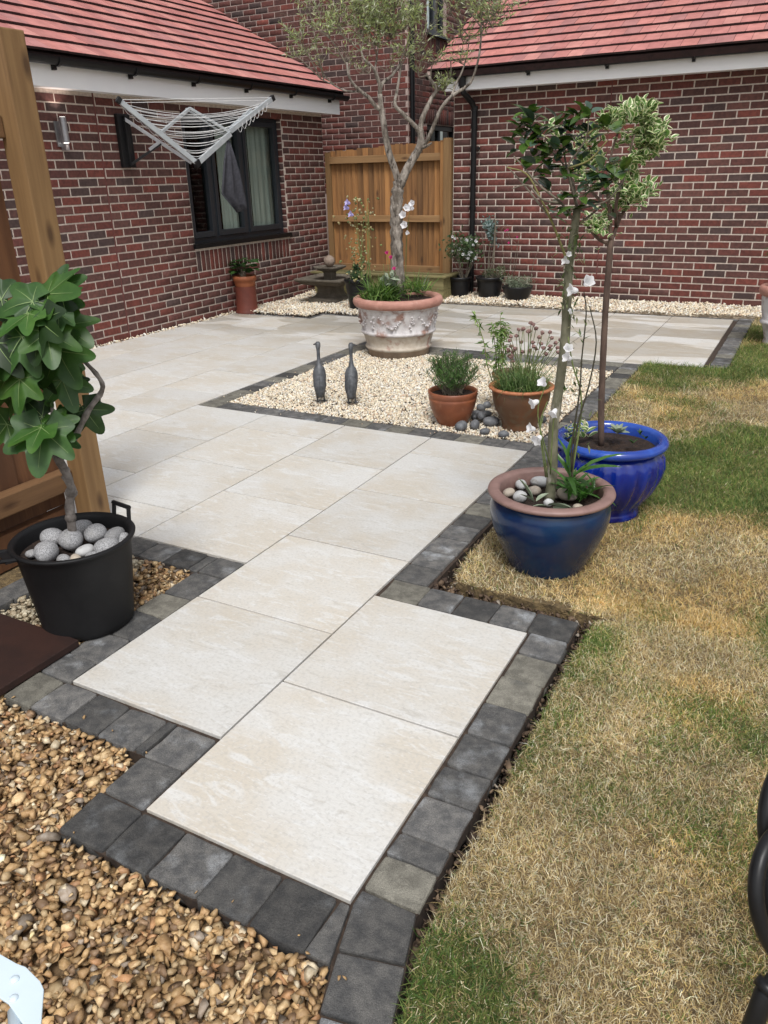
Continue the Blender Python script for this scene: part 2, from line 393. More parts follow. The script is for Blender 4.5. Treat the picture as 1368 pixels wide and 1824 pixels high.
M_petal = leafy('white_petal', (.82, .82, .84), (.78, .78, .80), rand=.04, rough=.6, trans=.35)
M_petal_l = leafy('lilac_petal', (.42, .38, .66), (.50, .46, .72), rand=.1, rough=.6, trans=.35)
M_petal_p = leafy('pink_petal', (.60, .06, .24), (.50, .04, .18), rand=.1, rough=.6, trans=.35)
M_bud = material('flower_head', (.25, .15, .13), (.16, .09, .08), scale=60, rough=.9)
M_joint = material('mastic', (.13, .04, .035), rough=.8)
M_lampglass = material('lamp_lens', (.9, .9, .85), rough=.3, emit=((1, .93, .85), 3))

def glass_mat():
    m = bpy.data.materials.new('window_glass'); m.use_nodes = True; t = m.node_tree; t.nodes.clear()
    o = t.nodes.new('ShaderNodeOutputMaterial'); mx = t.nodes.new('ShaderNodeMixShader'); fr = t.nodes.new('ShaderNodeFresnel'); fr.inputs[0].default_value = 1.45
    g = t.nodes.new('ShaderNodeBsdfGlossy'); g.inputs['Roughness'].default_value = .02; tr = t.nodes.new('ShaderNodeBsdfTransparent'); tr.inputs[0].default_value = (.80, .84, .82, 1)
    ge = t.nodes.new('ShaderNodeNewGeometry'); sb = t.nodes.new('ShaderNodeMath'); sb.operation = 'SUBTRACT'; sb.use_clamp = True; t.links.new(fr.outputs[0], sb.inputs[0]); t.links.new(ge.outputs['Backfacing'], sb.inputs[1]); t.links.new(sb.outputs[0], mx.inputs[0]); t.links.new(tr.outputs[0], mx.inputs[1]); t.links.new(g.outputs[0], mx.inputs[2]); t.links.new(mx.outputs[0], o.inputs[0])
    return m
M_glass = glass_mat()

def slab_mat():
    m = bpy.data.materials.new('porcelain_slab'); m.use_nodes = True; t = m.node_tree; N = t.nodes; L = t.links; b = N['Principled BSDF']
    geo = N.new('ShaderNodeNewGeometry'); oi = N.new('ShaderNodeObjectInfo')
    ad = N.new('ShaderNodeVectorMath'); ad.operation = 'MULTIPLY_ADD'; ad.inputs[1].default_value = (31, 17, 0); L.new(oi.outputs['Random'], ad.inputs[0]); L.new(geo.outputs['Position'], ad.inputs[2])
    def noise(sc, vec, det=6, dist=0, rgh=.6):
        n = N.new('ShaderNodeTexNoise'); n.inputs['Scale'].default_value = sc; n.inputs['Detail'].default_value = det; n.inputs['Distortion'].default_value = dist; n.inputs['Roughness'].default_value = rgh; L.new(vec, n.inputs['Vector']); return n.outputs['Fac']
    def ramp(s, a, c, lo=0, hi=1):
        r = N.new('ShaderNodeMapRange'); r.interpolation_type = 'SMOOTHSTEP'; r.inputs[1].default_value = a; r.inputs[2].default_value = c; r.inputs[3].default_value = lo; r.inputs[4].default_value = hi; L.new(s, r.inputs[0]); return r.outputs[0]
    def mix(f, a, c):
        x = N.new('ShaderNodeMix'); x.data_type = 'RGBA'
        if isinstance(f, float): x.inputs[0].default_value = f
        else: L.new(f, x.inputs[0])
        for i, q in ((6, a), (7, c)):
            if isinstance(q, tuple): x.inputs[i].default_value = (*q, 1)
            else: L.new(q, x.inputs[i])
        return x.outputs[2]
    mp = N.new('ShaderNodeMapping'); mp.inputs['Rotation'].default_value = (0, 0, .5); mp.inputs['Scale'].default_value = (1, 3.2, 1); L.new(ad.outputs[0], mp.inputs[0])
    c = mix(ramp(noise(2.2, ad.outputs[0], 3), .35, .65), (.590, .58, .555), (.545, .50, .430))
    c = mix(ramp(noise(6, mp.outputs[0], 8, 1.5), .50, .66, 0, .7), c, (.64, .64, .63))
    c = mix(ramp(noise(5, mp.outputs[0], 8, 2.5, .7), .54, .68, 0, .6), c, (.43, .405, .36))
    c = mix(ramp(noise(90, geo.outputs['Position'], 3), .45, .70, 0, .38), c, (.38, .37, .35))
    c = mix(ramp(noise(45, mp.outputs[0], 4, 1), .55, .70, 0, .5), c, (.68, .68, .68))
    hv = N.new('ShaderNodeHueSaturation'); L.new(c, hv.inputs['Color']); r = ramp(oi.outputs['Random'], 0, 1, .94, 1.05); L.new(r, hv.inputs['Value'])
    # drying rain water on the far half of the patio: damp skin with crisp-edged dry patches
    sx = N.new('ShaderNodeSeparateXYZ'); L.new(geo.outputs['Position'], sx.inputs[0])
    far = ramp(sx.outputs['Y'], 4.9, 5.9)
    m2 = N.new('ShaderNodeMapping'); m2.inputs['Rotation'].default_value = (0, 0, .45); m2.inputs['Scale'].default_value = (.55, 1.9, 1); L.new(geo.outputs['Position'], m2.inputs[0])
    nz = noise(1.3, m2.outputs[0], 2, .6)
    for px_, py_, rr, ga in ((-3.95, 5.95, .75, .22), (-4.35, 5.05, .5, .16), (-3.1, 6.5, .5, .12), (-2.7, 5.7, .45, .10)):
        ds = N.new('ShaderNodeVectorMath'); ds.operation = 'DISTANCE'; ds.inputs[1].default_value = (px_, py_, 0); L.new(geo.outputs['Position'], ds.inputs[0])
        q_ = ramp(ds.outputs['Value'], 0, rr, ga, 0); s_ = N.new('ShaderNodeMath'); s_.operation = 'ADD'; L.new(nz, s_.inputs[0]); L.new(q_, s_.inputs[1]); nz = s_.outputs[0]
    wet0 = ramp(nz, .545, .56, 1, 0)
    mu = N.new('ShaderNodeMath'); mu.operation = 'MULTIPLY'; L.new(far, mu.inputs[0]); L.new(wet0, mu.inputs[1])
    mm = N.new('ShaderNodeMath'); mm.operation = 'MULTIPLY'; mm.inputs[1].default_value = .85; L.new(mu.outputs[0], mm.inputs[0])
    wetc = N.new('ShaderNodeMix'); wetc.data_type = 'RGBA'; wetc.blend_type = 'MULTIPLY'; L.new(mm.outputs[0], wetc.inputs[0]); L.new(hv.outputs[0], wetc.inputs[6]); wetc.inputs[7].default_value = (.74, .71, .65, 1)
    L.new(wetc.outputs[2], b.inputs['Base Color'])
    rr = N.new('ShaderNodeMapRange'); rr.inputs[3].default_value = .52; rr.inputs[4].default_value = .34; L.new(mm.outputs[0], rr.inputs[0]); L.new(rr.outputs[0], b.inputs['Roughness'])
    bp = N.new('ShaderNodeBump'); bp.inputs['Strength'].default_value = .25; bp.inputs['Distance'].default_value = .003; L.new(noise(35, mp.outputs[0], 6, 1), bp.inputs['Height']); L.new(bp.outputs[0], b.inputs['Normal'])
    return m
M_slab = slab_mat()
M_block = material('paving_block', (.056, .056, .057), (.125, .120, .113), scale=26, rough=.85, rand=.5, bump=.9, bscale=150, bdist=.004, c3=(.25, .26, .27), c3scale=8, c3lo=.53, c3hi=.78, contrast=(.30, .72))
M_block2 = material('paving_block_buff', (.115, .108, .090), (.19, .18, .15), scale=26, rough=.85, rand=.2, bump=.9, bscale=150, bdist=.004, c3=(.09, .088, .08), c3scale=7, c3lo=.58, c3hi=.78)
M_bed = material('jointing_mortar', (.17, .115, .085), (.10, .07, .055), scale=40, rough=.95)
M_dust = material('dark_jointing', (.060, .040, .028), (.030, .020, .015), scale=60, rough=.95)

def speckle(m, sc=260, dark=.45, light=1.7):
    t = m.node_tree; N = t.nodes; L = t.links; b = N['Principled BSDF']; src = b.inputs['Base Color'].links[0].from_socket
    geo = N.new('ShaderNodeNewGeometry'); n = N.new('ShaderNodeTexNoise'); n.inputs['Scale'].default_value = sc; n.inputs['Detail'].default_value = 2; L.new(geo.outputs['Position'], n.inputs['Vector'])
    mr = N.new('ShaderNodeMapRange'); mr.inputs[1].default_value = .3; mr.inputs[2].default_value = .7; mr.inputs[3].default_value = dark; mr.inputs[4].default_value = light; L.new(n.outputs['Fac'], mr.inputs[0])
    hv = N.new('ShaderNodeHueSaturation'); L.new(src, hv.inputs['Color']); L.new(mr.outputs[0], hv.inputs['Value']); L.new(hv.outputs[0], b.inputs['Base Color'])
speckle(M_block, 420, .62, 1.42); speckle(M_block2, 420, .68, 1.35); speckle(M_tile, 300, .85, 1.15)

# ================================================================ SETTING: ground, patio, gravel
S = .605
lw = MB().box((-70, -70, -.35), (70, 70, -.09)); g = lw.build('ground', M_turf); tag(g, 'bare brown earth under and around the garden', 'ground', kind='structure')
patio = MB()
patio.prism([(-.148,-.146),(.60,-.146),(.64,-.14),(.72,-.38),(.79,-.50),(.905,-.44),(.857,-.335),(.814,-.21),(.778,-.075),(.745,.04),(.745,1.354),(-.148,1.354)], -.089, -.012); patio.box((-4.73, 1.05, -.088), (.16, 5.46, -.0125)); patio.box((-4.735, 5.46, -.087), (.79, 7.92, -.013))
patio.box((-.75, .155, -.086), (-.15, 1.05, -.0135))
patio = patio.build('patio', M_dust); tag(patio, 'patio and path bed of dark jointing mortar under pale slabs', 'patio', kind='structure')

# slabs: column i spans x from i*S to (i+1)*S
def slab_mesh(w, l):
    k = (round(w, 3), round(l, 3))
    if k not in slab_mesh.c:
        mb = MB(); g2 = .0035
        mb.box((g2, g2, -.02), (w-g2, l-g2, 0)); me = mb.mesh('paving_slab')
        bm = bmesh.new(); bm.from_mesh(me); bmesh.ops.bevel(bm, geom=[e for e in bm.edges if all(v.co.z > -.001 for v in e.verts)], offset=.0015, segments=1, affect='EDGES'); bm.to_mesh(me); bm.free()
        me.materials.append(M_slab); slab_mesh.c[k] = me
    return slab_mesh.c[k]
slab_mesh.c = {}
def slab(x0, y0, x1, y1):
    if x1-x0 < .03 or y1-y0 < .03: return
    inst('paving_slab', slab_mesh(x1-x0, y1-y0), patio, Matrix.Translation((x0, y0, rnd.uniform(-.0008, .0008))))
YF = 7.80
ranges = {0: (0, 2), -1: (.5, 5), -2: (2, 5), -3: (2, 5), -4: (2, 5), -5: (2, 99), -6: (2, 99), -7: (2, 99), -8: (2, 99)}
for c, (a, b_) in ranges.items():
    off = 0 if c % 2 == 0 else .5
    cuts = [a] + [k+off for k in range(-1, 14) if a+.01 < k+off < min(b_, YF/S)-.01] + [min(b_, YF/S)]
    x0, x1 = max(c*S, -4.70), (c+1)*S
    for u, v in zip(cuts[:-1], cuts[1:]):
        y0, y1 = u*S, v*S
        if c <= -7 and y0 > 6.33: continue                       # fountain bay
        if c == -6 and y0 > 6.6: continue
        if c <= -7: y1 = min(y1, 6.33)
        if c == -6: y1 = min(y1, 6.62)
        slab(x0, y0, x1, y1)
for c in range(-5, 1):                                           # far patio behind the ring
    if c == -5: continue
    off = 0 if c % 2 == 0 else .5
    y_lo = 9.0
    cuts = [y_lo] + [k+off for k in range(6, 14) if y_lo+.01 < k+off < YF/S-.01] + [YF/S]
    for u, v in zip(cuts[:-1], cuts[1:]): slab(c*S, u*S, (c+1)*S, v*S)

# paving blocks
def block_variants():
    out = []
    for k in range(12):
        r = random.Random(100+k)
        bm = bmesh.new(); bmesh.ops.create_cube(bm, size=1)
        bmesh.ops.subdivide_edges(bm, edges=bm.edges[:], cuts=1, use_grid_fill=True)
        for v in bm.verts:
            x, y, z = v.co
            v.co.x += r.uniform(-.022, .022); v.co.y += r.uniform(-.022, .022)
            if z > .1 and (abs(x) > .4 or abs(y) > .4): v.co.z -= r.uniform(0, .05)
        top = [e for e in bm.edges if all(v.co.z > .35 for v in e.verts) and any(not (p.normal.z > .7) for p in e.link_faces)]
        side = [e for e in bm.edges if abs(e.verts[0].co.z-e.verts[1].co.z) > .3 and abs(abs(e.verts[0].co.x)-.5) < .05 and abs(abs(e.verts[0].co.y)-.5) < .05]
        bmesh.ops.bevel(bm, geom=top+side, offset=.06, segments=3, profile=.5, affect='EDGES', clamp_overlap=True)
        me = bpy.data.meshes.new('paving_block'); bm.to_mesh(me); bm.free()
        me.polygons.foreach_set('use_smooth', [True]*len(me.polygons)); out.append(me)
    return out
BV = block_variants()
BV2 = [m.copy() for m in BV]
for m_ in BV: m_.materials.append(M_block)
for m_ in BV2: m_.materials.append(M_block2)
def block(cx, cy, lx, ly, ang=0.0, buff=None, top=.0, gap=.005):
    buff = (rnd.random() < .30) if buff is None else buff
    me = rnd.choice(BV2 if buff else BV)
    m = Matrix.Translation((cx, cy, top-.03+rnd.uniform(-.002, .002))) @ Matrix.Rotation(ang + rnd.choice((0, math.pi)), 4, 'Z') @ Matrix.Rotation(rnd.uniform(-.008, .008), 4, 'X') @ Matrix.Diagonal((lx-gap, ly-gap, .06, 1))
    inst('paving_block', me, patio, m)
def row(x0, y0, x1, y1, w, along='x', lens=None, nominal=.1445, buffs=None):
    """row of blocks filling a strip from (x0,y0) to (x1,y1)"""
    a, b_ = (x0, x1) if along == 'x' else (y0, y1); c = a; i = 0
    while c < b_-.02:
        l = lens[i] if lens and i < len(lens) else nominal*rnd.choice((1, 1, 1, 1.12, .93))
        if b_-c-l < .05: l = b_-c
        bf = buffs[i] if buffs and i < len(buffs) else None
        if along == 'x': block(c+l/2, (y0+y1)/2, l, y1-y0, buff=bf)
        else: block((x0+x1)/2, c+l/2, x1-x0, l, buff=bf)
        c += l; i += 1
row(-.150, -.148, .577, -.004, 0, 'x', lens=[.155, .142, .144, .143, .143], buffs=[0, 0, 0, 0, 0])
def quad_block(pts, buff=False):
    """block cut to a four-cornered plan shape"""
    mb = MB(); cx = sum(p[0] for p in pts)/len(pts); cy = sum(p[1] for p in pts)/len(pts)
    sh = [(cx+(x-cx)*.965, cy+(y-cy)*.965) for x, y in pts]
    mb.prism(sh, -.06, 0)
    mb.build('paving_block', M_block2 if buff else M_block, patio, bevel=.005)
quad_block([(.577, -.148), (.640, -.146), (.607, -.004), (.583, -.004)])
quad_block([(.609, .042), (.609, .0), (.637, -.110), (.778, -.075), (.747, .042)])
quad_block([(.638, -.112), (.672, -.236), (.815, -.210), (.780, -.078)])
quad_block([(.677, -.240), (.722, -.365), (.858, -.330), (.817, -.214)])
quad_block([(.724, -.370), (.782, -.490), (.910, -.440), (.860, -.335)])
row(.609, .045, .747, 1.212, 0, 'y', lens=[.108, .075, .142, .122, .146, .150, .150, .145, .14], buffs=[1, 0, 0, 0, 0, 0, 1, 1, 0])
row(-.15, -.002, -.006, .294, 0, 'y', lens=[.150, .146], buffs=[0, 0])
row(-.745, .152, -.19, .294, 0, 'x', lens=[.125, .145, .14, .10], buffs=[1, 0, 0, 0])
block(-.170, .223, .035, .14)
row(-.752, .296, -.608, 1.062, 0, 'y', lens=[.12, .15, .16, .15, .18], buffs=[0, 0, 0, 1, 0])
row(-1.50, 1.066, -.608, 1.206, 0, 'x', lens=[.14, .145, .14, .14, .14, .052, .135], buffs=[0]*7)
row(.012, 1.214, .747, 1.356, 0, 'x', lens=[.160, .140, .142, .140, .150], buffs=[1, 0, 0, 0, 0])
row(.003, 1.358, .150, 3.02, 0, 'y', nominal=.143, buffs=[0, 0, 0, 0, 0, 1, 0, 1, 0, 0])
row(-2.418, 3.028, .0, 3.176, 0, 'x', nominal=.16)
row(.003, 3.022, .150, 5.30, 0, 'y', nominal=.16)
row(-2.418, 3.178, -2.272, 5.30, 0, 'y', nominal=.16)
row(-2.27, 5.155, .0, 5.30, 0, 'x', nominal=.16)
row(-2.418, 5.302, .16, 5.445, 0, 'x', nominal=.2)
row(.645, 5.45, .785, 7.94, 0, 'y', nominal=.15)
row(-3.02, 7.805, .64, 7.86, 0, 'x', nominal=.2, buffs=[0]*30)
row(-4.69, 6.335, -3.70, 6.395, 0, 'x', nominal=.2, buffs=[0]*30)
row(-3.69, 6.335, -3.63, 6.66, 0, 'y', nominal=.2, buffs=[0]*3)
row(-3.69, 6.625, -3.02, 6.685, 0, 'x', nominal=.2, buffs=[0]*9)
row(-3.08, 6.69, -3.02, 7.86, 0, 'y', nominal=.2, buffs=[0]*9)
row(-1.36, -.4, -1.235, 1.05, 0, 'y', nominal=.2)

# gravel beds
def bed(name, poly, z, mat, label, hump=0.0):
    mb = MB().prism(poly, -.088, z); o = mb.build(name, mat); tag(o, label, name.replace('_', ' '), kind='structure'); return o
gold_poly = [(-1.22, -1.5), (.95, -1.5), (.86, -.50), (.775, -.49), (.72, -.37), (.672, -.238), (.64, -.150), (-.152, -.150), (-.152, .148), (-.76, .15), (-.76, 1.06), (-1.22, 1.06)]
bed('gravel_bed', gold_poly, -.045, M_stonebed, 'brown base of the golden gravel bed beside the path')
ring_poly = [(-2.27, 3.18), (.0, 3.18), (.0, 5.153), (-2.27, 5.153)]
bed('chippings_bed', ring_poly, -.03, M_whitebed, 'pale base under the square of white chippings')
strip_polys = [[(-4.72, 6.40), (-3.70, 6.40), (-3.70, 6.69), (-3.09, 6.69), (-3.09, 8.5), (-4.72, 8.5)], [(-3.09, 7.865), (.95, 7.945), (2.2, 8.0), (2.2, 8.54), (-3.09, 8.54)], [(-4.73, 1.2), (-4.69, 1.2), (-4.69, 6.4), (-4.73, 6.4)]]
for q in strip_polys: bed('chippings_bed', q, -.02, M_whitebed, 'pale base under the chippings strip along the house walls')

def ico(sub=1):
    bm = bmesh.new(); bmesh.ops.create_icosphere(bm, subdivisions=sub, radius=1)
    V = np.array([v.co for v in bm.verts]); F = [tuple(v.index for v in f.verts) for f in bm.faces]; bm.free(); return V, F
IV, IF = ico(1); IV2, IF2 = ico(2); IV3, IF3 = ico(3)
def pebble_variants(n, sub=1, rough=.28, flat=.55, seed=1):
    g2 = np.random.default_rng(seed); out = []
    V, F = ico(sub)
    for k in range(n):
        d = g2.normal(size=(7, 3)); d /= np.linalg.norm(d, axis=1)[:, None]; h = g2.uniform(.55, .95, 7)
        P = V.copy()
        for dd, hh in zip(d, h):                                 # cut flats into the ball
            s_ = P @ dd; over = s_ > hh; P[over] -= np.outer((s_[over]-hh)*.85, dd)
        P *= np.array([g2.uniform(.8, 1.25), g2.uniform(.6, .95), flat*g2.uniform(.8, 1.3)])
        P += g2.normal(size=P.shape)*.02*rough; out.append((P, F))
    return out
def chip_variants(n, seed=2):
    g2 = np.random.default_rng(seed); out = []
    for k in range(n):
        bm = bmesh.new(); p = g2.normal(size=(9, 3)); p /= np.linalg.norm(p, axis=1)[:, None]; p *= np.array([1.2, .85, .50])*g2.uniform(.75, 1.1, (9, 1))
        for q in p: bm.verts.new(q)
        bmesh.ops.convex_hull(bm, input=bm.verts[:]); loose = [v for v in bm.verts if not v.link_faces]; bmesh.ops.delete(bm, geom=loose, context='VERTS'); bm.verts.index_update()
        bmesh.ops.recalc_face_normals(bm, faces=bm.faces[:])
        out.append((np.array([v.co for v in bm.verts]), [tuple(v.index for v in f.verts) for f in bm.faces])); bm.free()
    return out
def palette(n, cols, w, jit=.12):
    cols = np.array(cols); k = rng.choice(len(cols), n, p=np.array(w)/sum(w)); c = cols[k]*(1+rng.normal(0, jit, (n, 1))); return np.clip(c, .01, .9)
def keep_near(x, y, lim):
    return np.hypot(x-CAM[0], y-CAM[1]) < lim
PV = pebble_variants(14, 1)
gp = [(-1.22, -.95), (.80, -1.0), (.80, -.47), (.72, -.375), (.67, -.24), (.636, -.156), (-.156, -.156), (-.156, .142), (-.758, .144), (-.758, 1.055), (-1.22, 1.055)]
xs, ys, zs, ss = [], [], [], []
for lay, (dens, z, s0) in enumerate(((3300, -.030, .0155), (3000, -.014, .0140), (2300, -.004, .0110))):
    x, y = fill(gp, dens); xs.append(x); ys.append(y); zs.append(np.full(len(x), z)+rng.normal(0, .003, len(x))); ss.append(s0*np.exp(rng.normal(0, .28, len(x))))
x, y, z, s_ = map(np.concatenate, (xs, ys, zs, ss))
pale = (x < -.76) & (y > .15)
col = palette(len(x), [(.50, .335, .165), (.40, .255, .125), (.62, .46, .26), (.24, .155, .09), (.70, .60, .43), (.31, .26, .21), (.46, .26, .13)], [5, 5, 3.6, 3, 1.5, 1.6, 1.2], .2)
far_left = (x < -1.0)
col[far_left] = palette(int(far_left.sum()), [(.48, .42, .30), (.36, .30, .21), (.55, .50, .38)], [1, 1, 1])
o = scatter('golden_gravel', PV[:4]+chip_variants(24, 9), np.stack([x, y, z], 1), quats(len(x), .55), s_*1.04, M_gold, col)
tag(o, 'golden brown flint gravel filling the bed beside the path', 'gravel')
CVV = chip_variants(12)
CW = [(.78, .70, .55), (.72, .61, .45), (.84, .80, .70), (.62, .46, .34), (.72, .70, .65)]
xs, ys, zs, ss = [], [], [], []
for dens, z in ((6500, -.018), (5200, -.009)):
    x, y = fill(ring_poly, dens); xs.append(x); ys.append(y); zs.append(np.full(len(x), z)); ss.append(.0098*np.exp(rng.normal(0, .25, len(x))))
x, y, z, s_ = map(np.concatenate, (xs, ys, zs, ss)); mg = (x > -2.262) & (x < -.008) & (y > 3.188) & (y < 5.146); x, y, z, s_ = x[mg], y[mg], z[mg], s_[mg]
z = z + .006*Noise2(5, .25)(x, y)
o = scatter('white_chippings', CVV, np.stack([x, y, z], 1), quats(len(x)), s_, M_white, palette(len(x), CW, [4, 3, 3, 1, 1.5]))
tag(o, 'cream white stone chippings filling the square in the patio', 'gravel')
for q, dn in zip(strip_polys, (3300, 3300, 3500)):
    x, y = fill(q, dn); z = rng.uniform(-.012, .008, len(x)) + .035*Noise2(8, .4)(x, y)*(1 if dn == 3300 else .2)
    if dn == 3300: z += np.clip((y-7.95)*.05, 0, .02)
    o = scatter('white_chippings', CVV, np.stack([x, y, z], 1), quats(len(x)), .015*np.exp(rng.normal(0, .25, len(x))), M_white, palette(len(x), CW, [4, 3, 3, 1, 1.5]))
    tag(o, 'cream white chippings in the strip along the house walls' if q is not strip_polys[0] else 'cream white chippings around the fountain in the corner', 'gravel')

# ---------------------------------------------------------------- lawn
lawn_poly = [(.93, -2.2), (.915, -.5), (.862, -.32), (.822, -.18), (.79, -.04), (.782, .15), (.788, .6), (.785, 1.1), (.795, 1.36), (.85, 1.405), (.5, 1.412), (.24, 1.43), (.205, 1.62), (.19, 2.2), (.175, 3.0), (.172, 4.2), (.17, 5.46), (.64, 5.47), (.80, 5.50), (.80, 7.97), (1.2, 8.0), (9, 8.05), (9, -2.2)]
def densify(poly, step, jit):
    out = []
    for i in range(len(poly)):
        a = np.array(poly[i]); b_ = np.array(poly[(i+1) % len(poly)]); n = max(1, int(np.linalg.norm(b_-a)/step)) if max(abs(a[0]), abs(b_[0])) < 3 else 1
        for k in range(n):
            p = a+(b_-a)*k/n
            if p[0] < 3: p = p + rng.normal(0, jit, 2)
            out.append(tuple(p))
    return out
lp = densify(lawn_poly, .03, .005)
lawn = MB().prism(lp, -.088, .004).build('lawn', M_turf); tag(lawn, 'parched lawn turf with a cut soil edge beside the path', 'lawn', kind='structure')
greens = [(.80, 2.83, .35, 1.0), (.97, 3.10, .40, 1.0), (.20, 5.40, .30, .9), (.60, 5.50, .35, .9), (.96, 5.6, .45, 1), (1.1, 6.3, .5, .8), (.87, -.11, .13, 1), (.93, -.22, .14, .8), (1.32, 2.2, .35, .5), (1.05, 3.6, .3, .6), (.62, 2.3, .25, .7), (.85, 1.25, .09, .6),
          (1.25, .95, .18, .5), (1.15, .55, .15, .45), (1.35, .5, .2, .45), (.88, 7.2, .5, .5), (1.35, 1.5, .3, .35), (.6, 4.2, .35, .35), (1.5, 3.5, .6, .6), (.9, 1.55, .2, .35)]
straws = [(1.25, 4.6, .4), (.3, 1.65, .3), (.62, 5.15, .18), (1.0, 1.9, .4), (.25, 2.0, .15)]
n4, n5 = Noise2(31, .28), Noise2(32, .17)
n1, n2, n3 = Noise2(21, .35), Noise2(22, .12), Noise2(23, .9)
def greenness(x, y):
    g_ = 1.0*(n1(x, y)-.50) + .55*(n2(x, y)-.5) + .40*(n3(x, y)-.5) + .10
    for gx, gy, r, a in greens: g_ = g_ + a*1.15*np.exp(-((x-gx)**2+(y-gy)**2)/(r*r))
    for gx, gy, r in straws: g_ = g_ - .5*np.exp(-((x-gx)**2+(y-gy)**2)/(r*r))
    return np.clip(g_, 0, 1)
def blade_variants(n):
    g2 = np.random.default_rng(3); out = []
    for k in range(n):
        w = .032; b1 = g2.uniform(.1, .9); b2 = b1 + g2.uniform(.3, 1.6); cx = g2.normal(0, .15)
        p0 = np.array([0, 0, 0]); p1 = np.array([cx, .45*math.sin(b1), .45*math.cos(b1)]); p2 = p1 + np.array([cx, .55*math.sin(b2), .55*math.cos(b2)])
        V = [p0+[-w, 0, 0], p0+[w, 0, 0], p1+[w*.8, 0, 0], p1+[-w*.8, 0, 0], p2]
        out.append((np.array(V), [(0, 1, 2), (0, 2, 3), (3, 2, 4)]))
    return out
BL = blade_variants(16)
def grass(poly, dens, hgt, name='grass', label=''):
    x, y = fill(poly, dens)
    k = inpoly(x, y, lawn_poly); x, y = x[k], y[k]
    # clear of the pots
    for cx, cy, r in ((.505, 1.735, .15), (.60, 2.345, .15), (1.09, 6.66, .13)):
        k = np.hypot(x-cx, y-cy) > r; x, y = x[k], y[k]
    g_ = greenness(x, y); n = len(x)
    thin = rng.random(n) < np.clip(.78+.9*(n2(x*1.7, y*1.7)-.35)+.5*g_, .35, 1); x, y, g_ = x[thin], y[thin], g_[thin]; n = len(x)
    isg = rng.random(n) < np.clip(g_*1.05, .10, .93)
    col = palette(n, [(.62, .51, .30), (.82, .74, .54), (.50, .38, .20), (.33, .24, .13), (.66, .52, .23)], [4, 3.6, 3, 1.6, 2.2], .16)
    cg = palette(n, [(.13, .20, .04), (.08, .16, .028), (.22, .27, .07), (.055, .11, .02), (.34, .33, .12)], [3, 3, 2.5, 2, 2], .18)
    gold = np.clip((n4(x, y)-.45)*4, 0, 1)[:, None]; col = col*(1-gold) + col*np.array([1.04, .95, .76])*gold
    col[isg] = cg[isg]; col *= (.80+.56*n5(x, y)[:, None])
    h = hgt*np.exp(rng.normal(0, .28, n))*(1+.35*g_*isg)*(.75+.5*n1(x+3, y))
    R = quats(n, .75)
    sc = np.stack([h*.55+.013, h, h], 1) if True else h
    return scatter(name, BL, np.stack([x, y, np.full(n, .002)], 1), R, sc, M_grass, col)
gA = [(.7, -.6), (2.0, -.6), (2.0, 1.6), (.7, 1.6)]; gB = [(.1, 1.38), (2.2, 1.6), (2.4, 3.4), (.1, 3.4)]; gC = [(.1, 3.4), (2.6, 3.4), (2.8, 8.1), (.1, 8.1)]
for gpoly, dn, hh, lb in ((gA, 100000, .020, 'dried straw coloured lawn grass nearest beside the path'), (gB, 50000, .023, 'lawn grass around the blue pots, part green, part dry'), (gC, 20000, .030, 'lawn grass at the far end by the patio corner')):
    tag(grass(gpoly, dn, hh), lb, 'grass')
tag(grass([(2.0, -2), (6, -2), (6, 8), (2.6, 8), (2.4, 3), (2.0, 1.6)], 2500, .06), 'lawn grass beyond the right edge', 'grass')
x, y = fill(gA, 9000); k = inpoly(x, y, lawn_poly); x, y = x[k], y[k]; n_ = len(x)
R_ = quats(n_, .12) @ np.array([[1, 0, 0], [0, 0, 1.], [0, -1., 0]])
o = scatter('thatch', BL, np.stack([x, y, rng.uniform(.006, .020, n_)], 1), R_, np.stack([rng.uniform(.016, .026, n_), rng.uniform(.02, .05, n_), rng.uniform(.02, .05, n_)], 1), M_grass, palette(n_, [(.80, .71, .48), (.62, .50, .27), (.48, .36, .17)], [3, 3, 2]))
tag(o, 'dead pale straw lying flat on the near lawn', 'grass')
# stray stones, bits of straw and crumbs on the paving near the beds
xs_, ys_ = [], []
for (x0, y0), (x1, y1), m_, sp in (((-.15, -.148), (.64, -.148), 10, .03), ((-.75, .15), (-.16, .15), 9, .03), ((-2.27, 3.18), (0, 3.18), 26, .05), ((-2.27, 3.2), (-2.27, 5.1), 20, .05), ((-3.1, 7.84), (.6, 7.84), 26, .06), ((-4.6, 6.36), (-3.7, 6.36), 14, .06), ((-4.68, 4.4), (-4.68, 6.3), 40, .05), ((0.0, 3.2), (0, 5.2), 12, .05)):
    t_ = rng.random(m_); xs_.append(x0+(x1-x0)*t_+rng.normal(0, sp, m_)); ys_.append(y0+(y1-y0)*t_+rng.normal(0, sp, m_))
x = np.concatenate(xs_); y = np.concatenate(ys_); n_ = len(x); near_gold = y < 1
o = scatter('stray_stones', CVV, np.stack([x, y, np.full(n_, .004)], 1), quats(n_), rng.uniform(.004, .009, n_), M_white, np.where(near_gold[:, None], palette(n_, [(.42, .275, .135)], [1]), palette(n_, CW, [1]*5)))
tag(o, 'odd stones kicked out of the beds onto the paving edge', 'gravel')
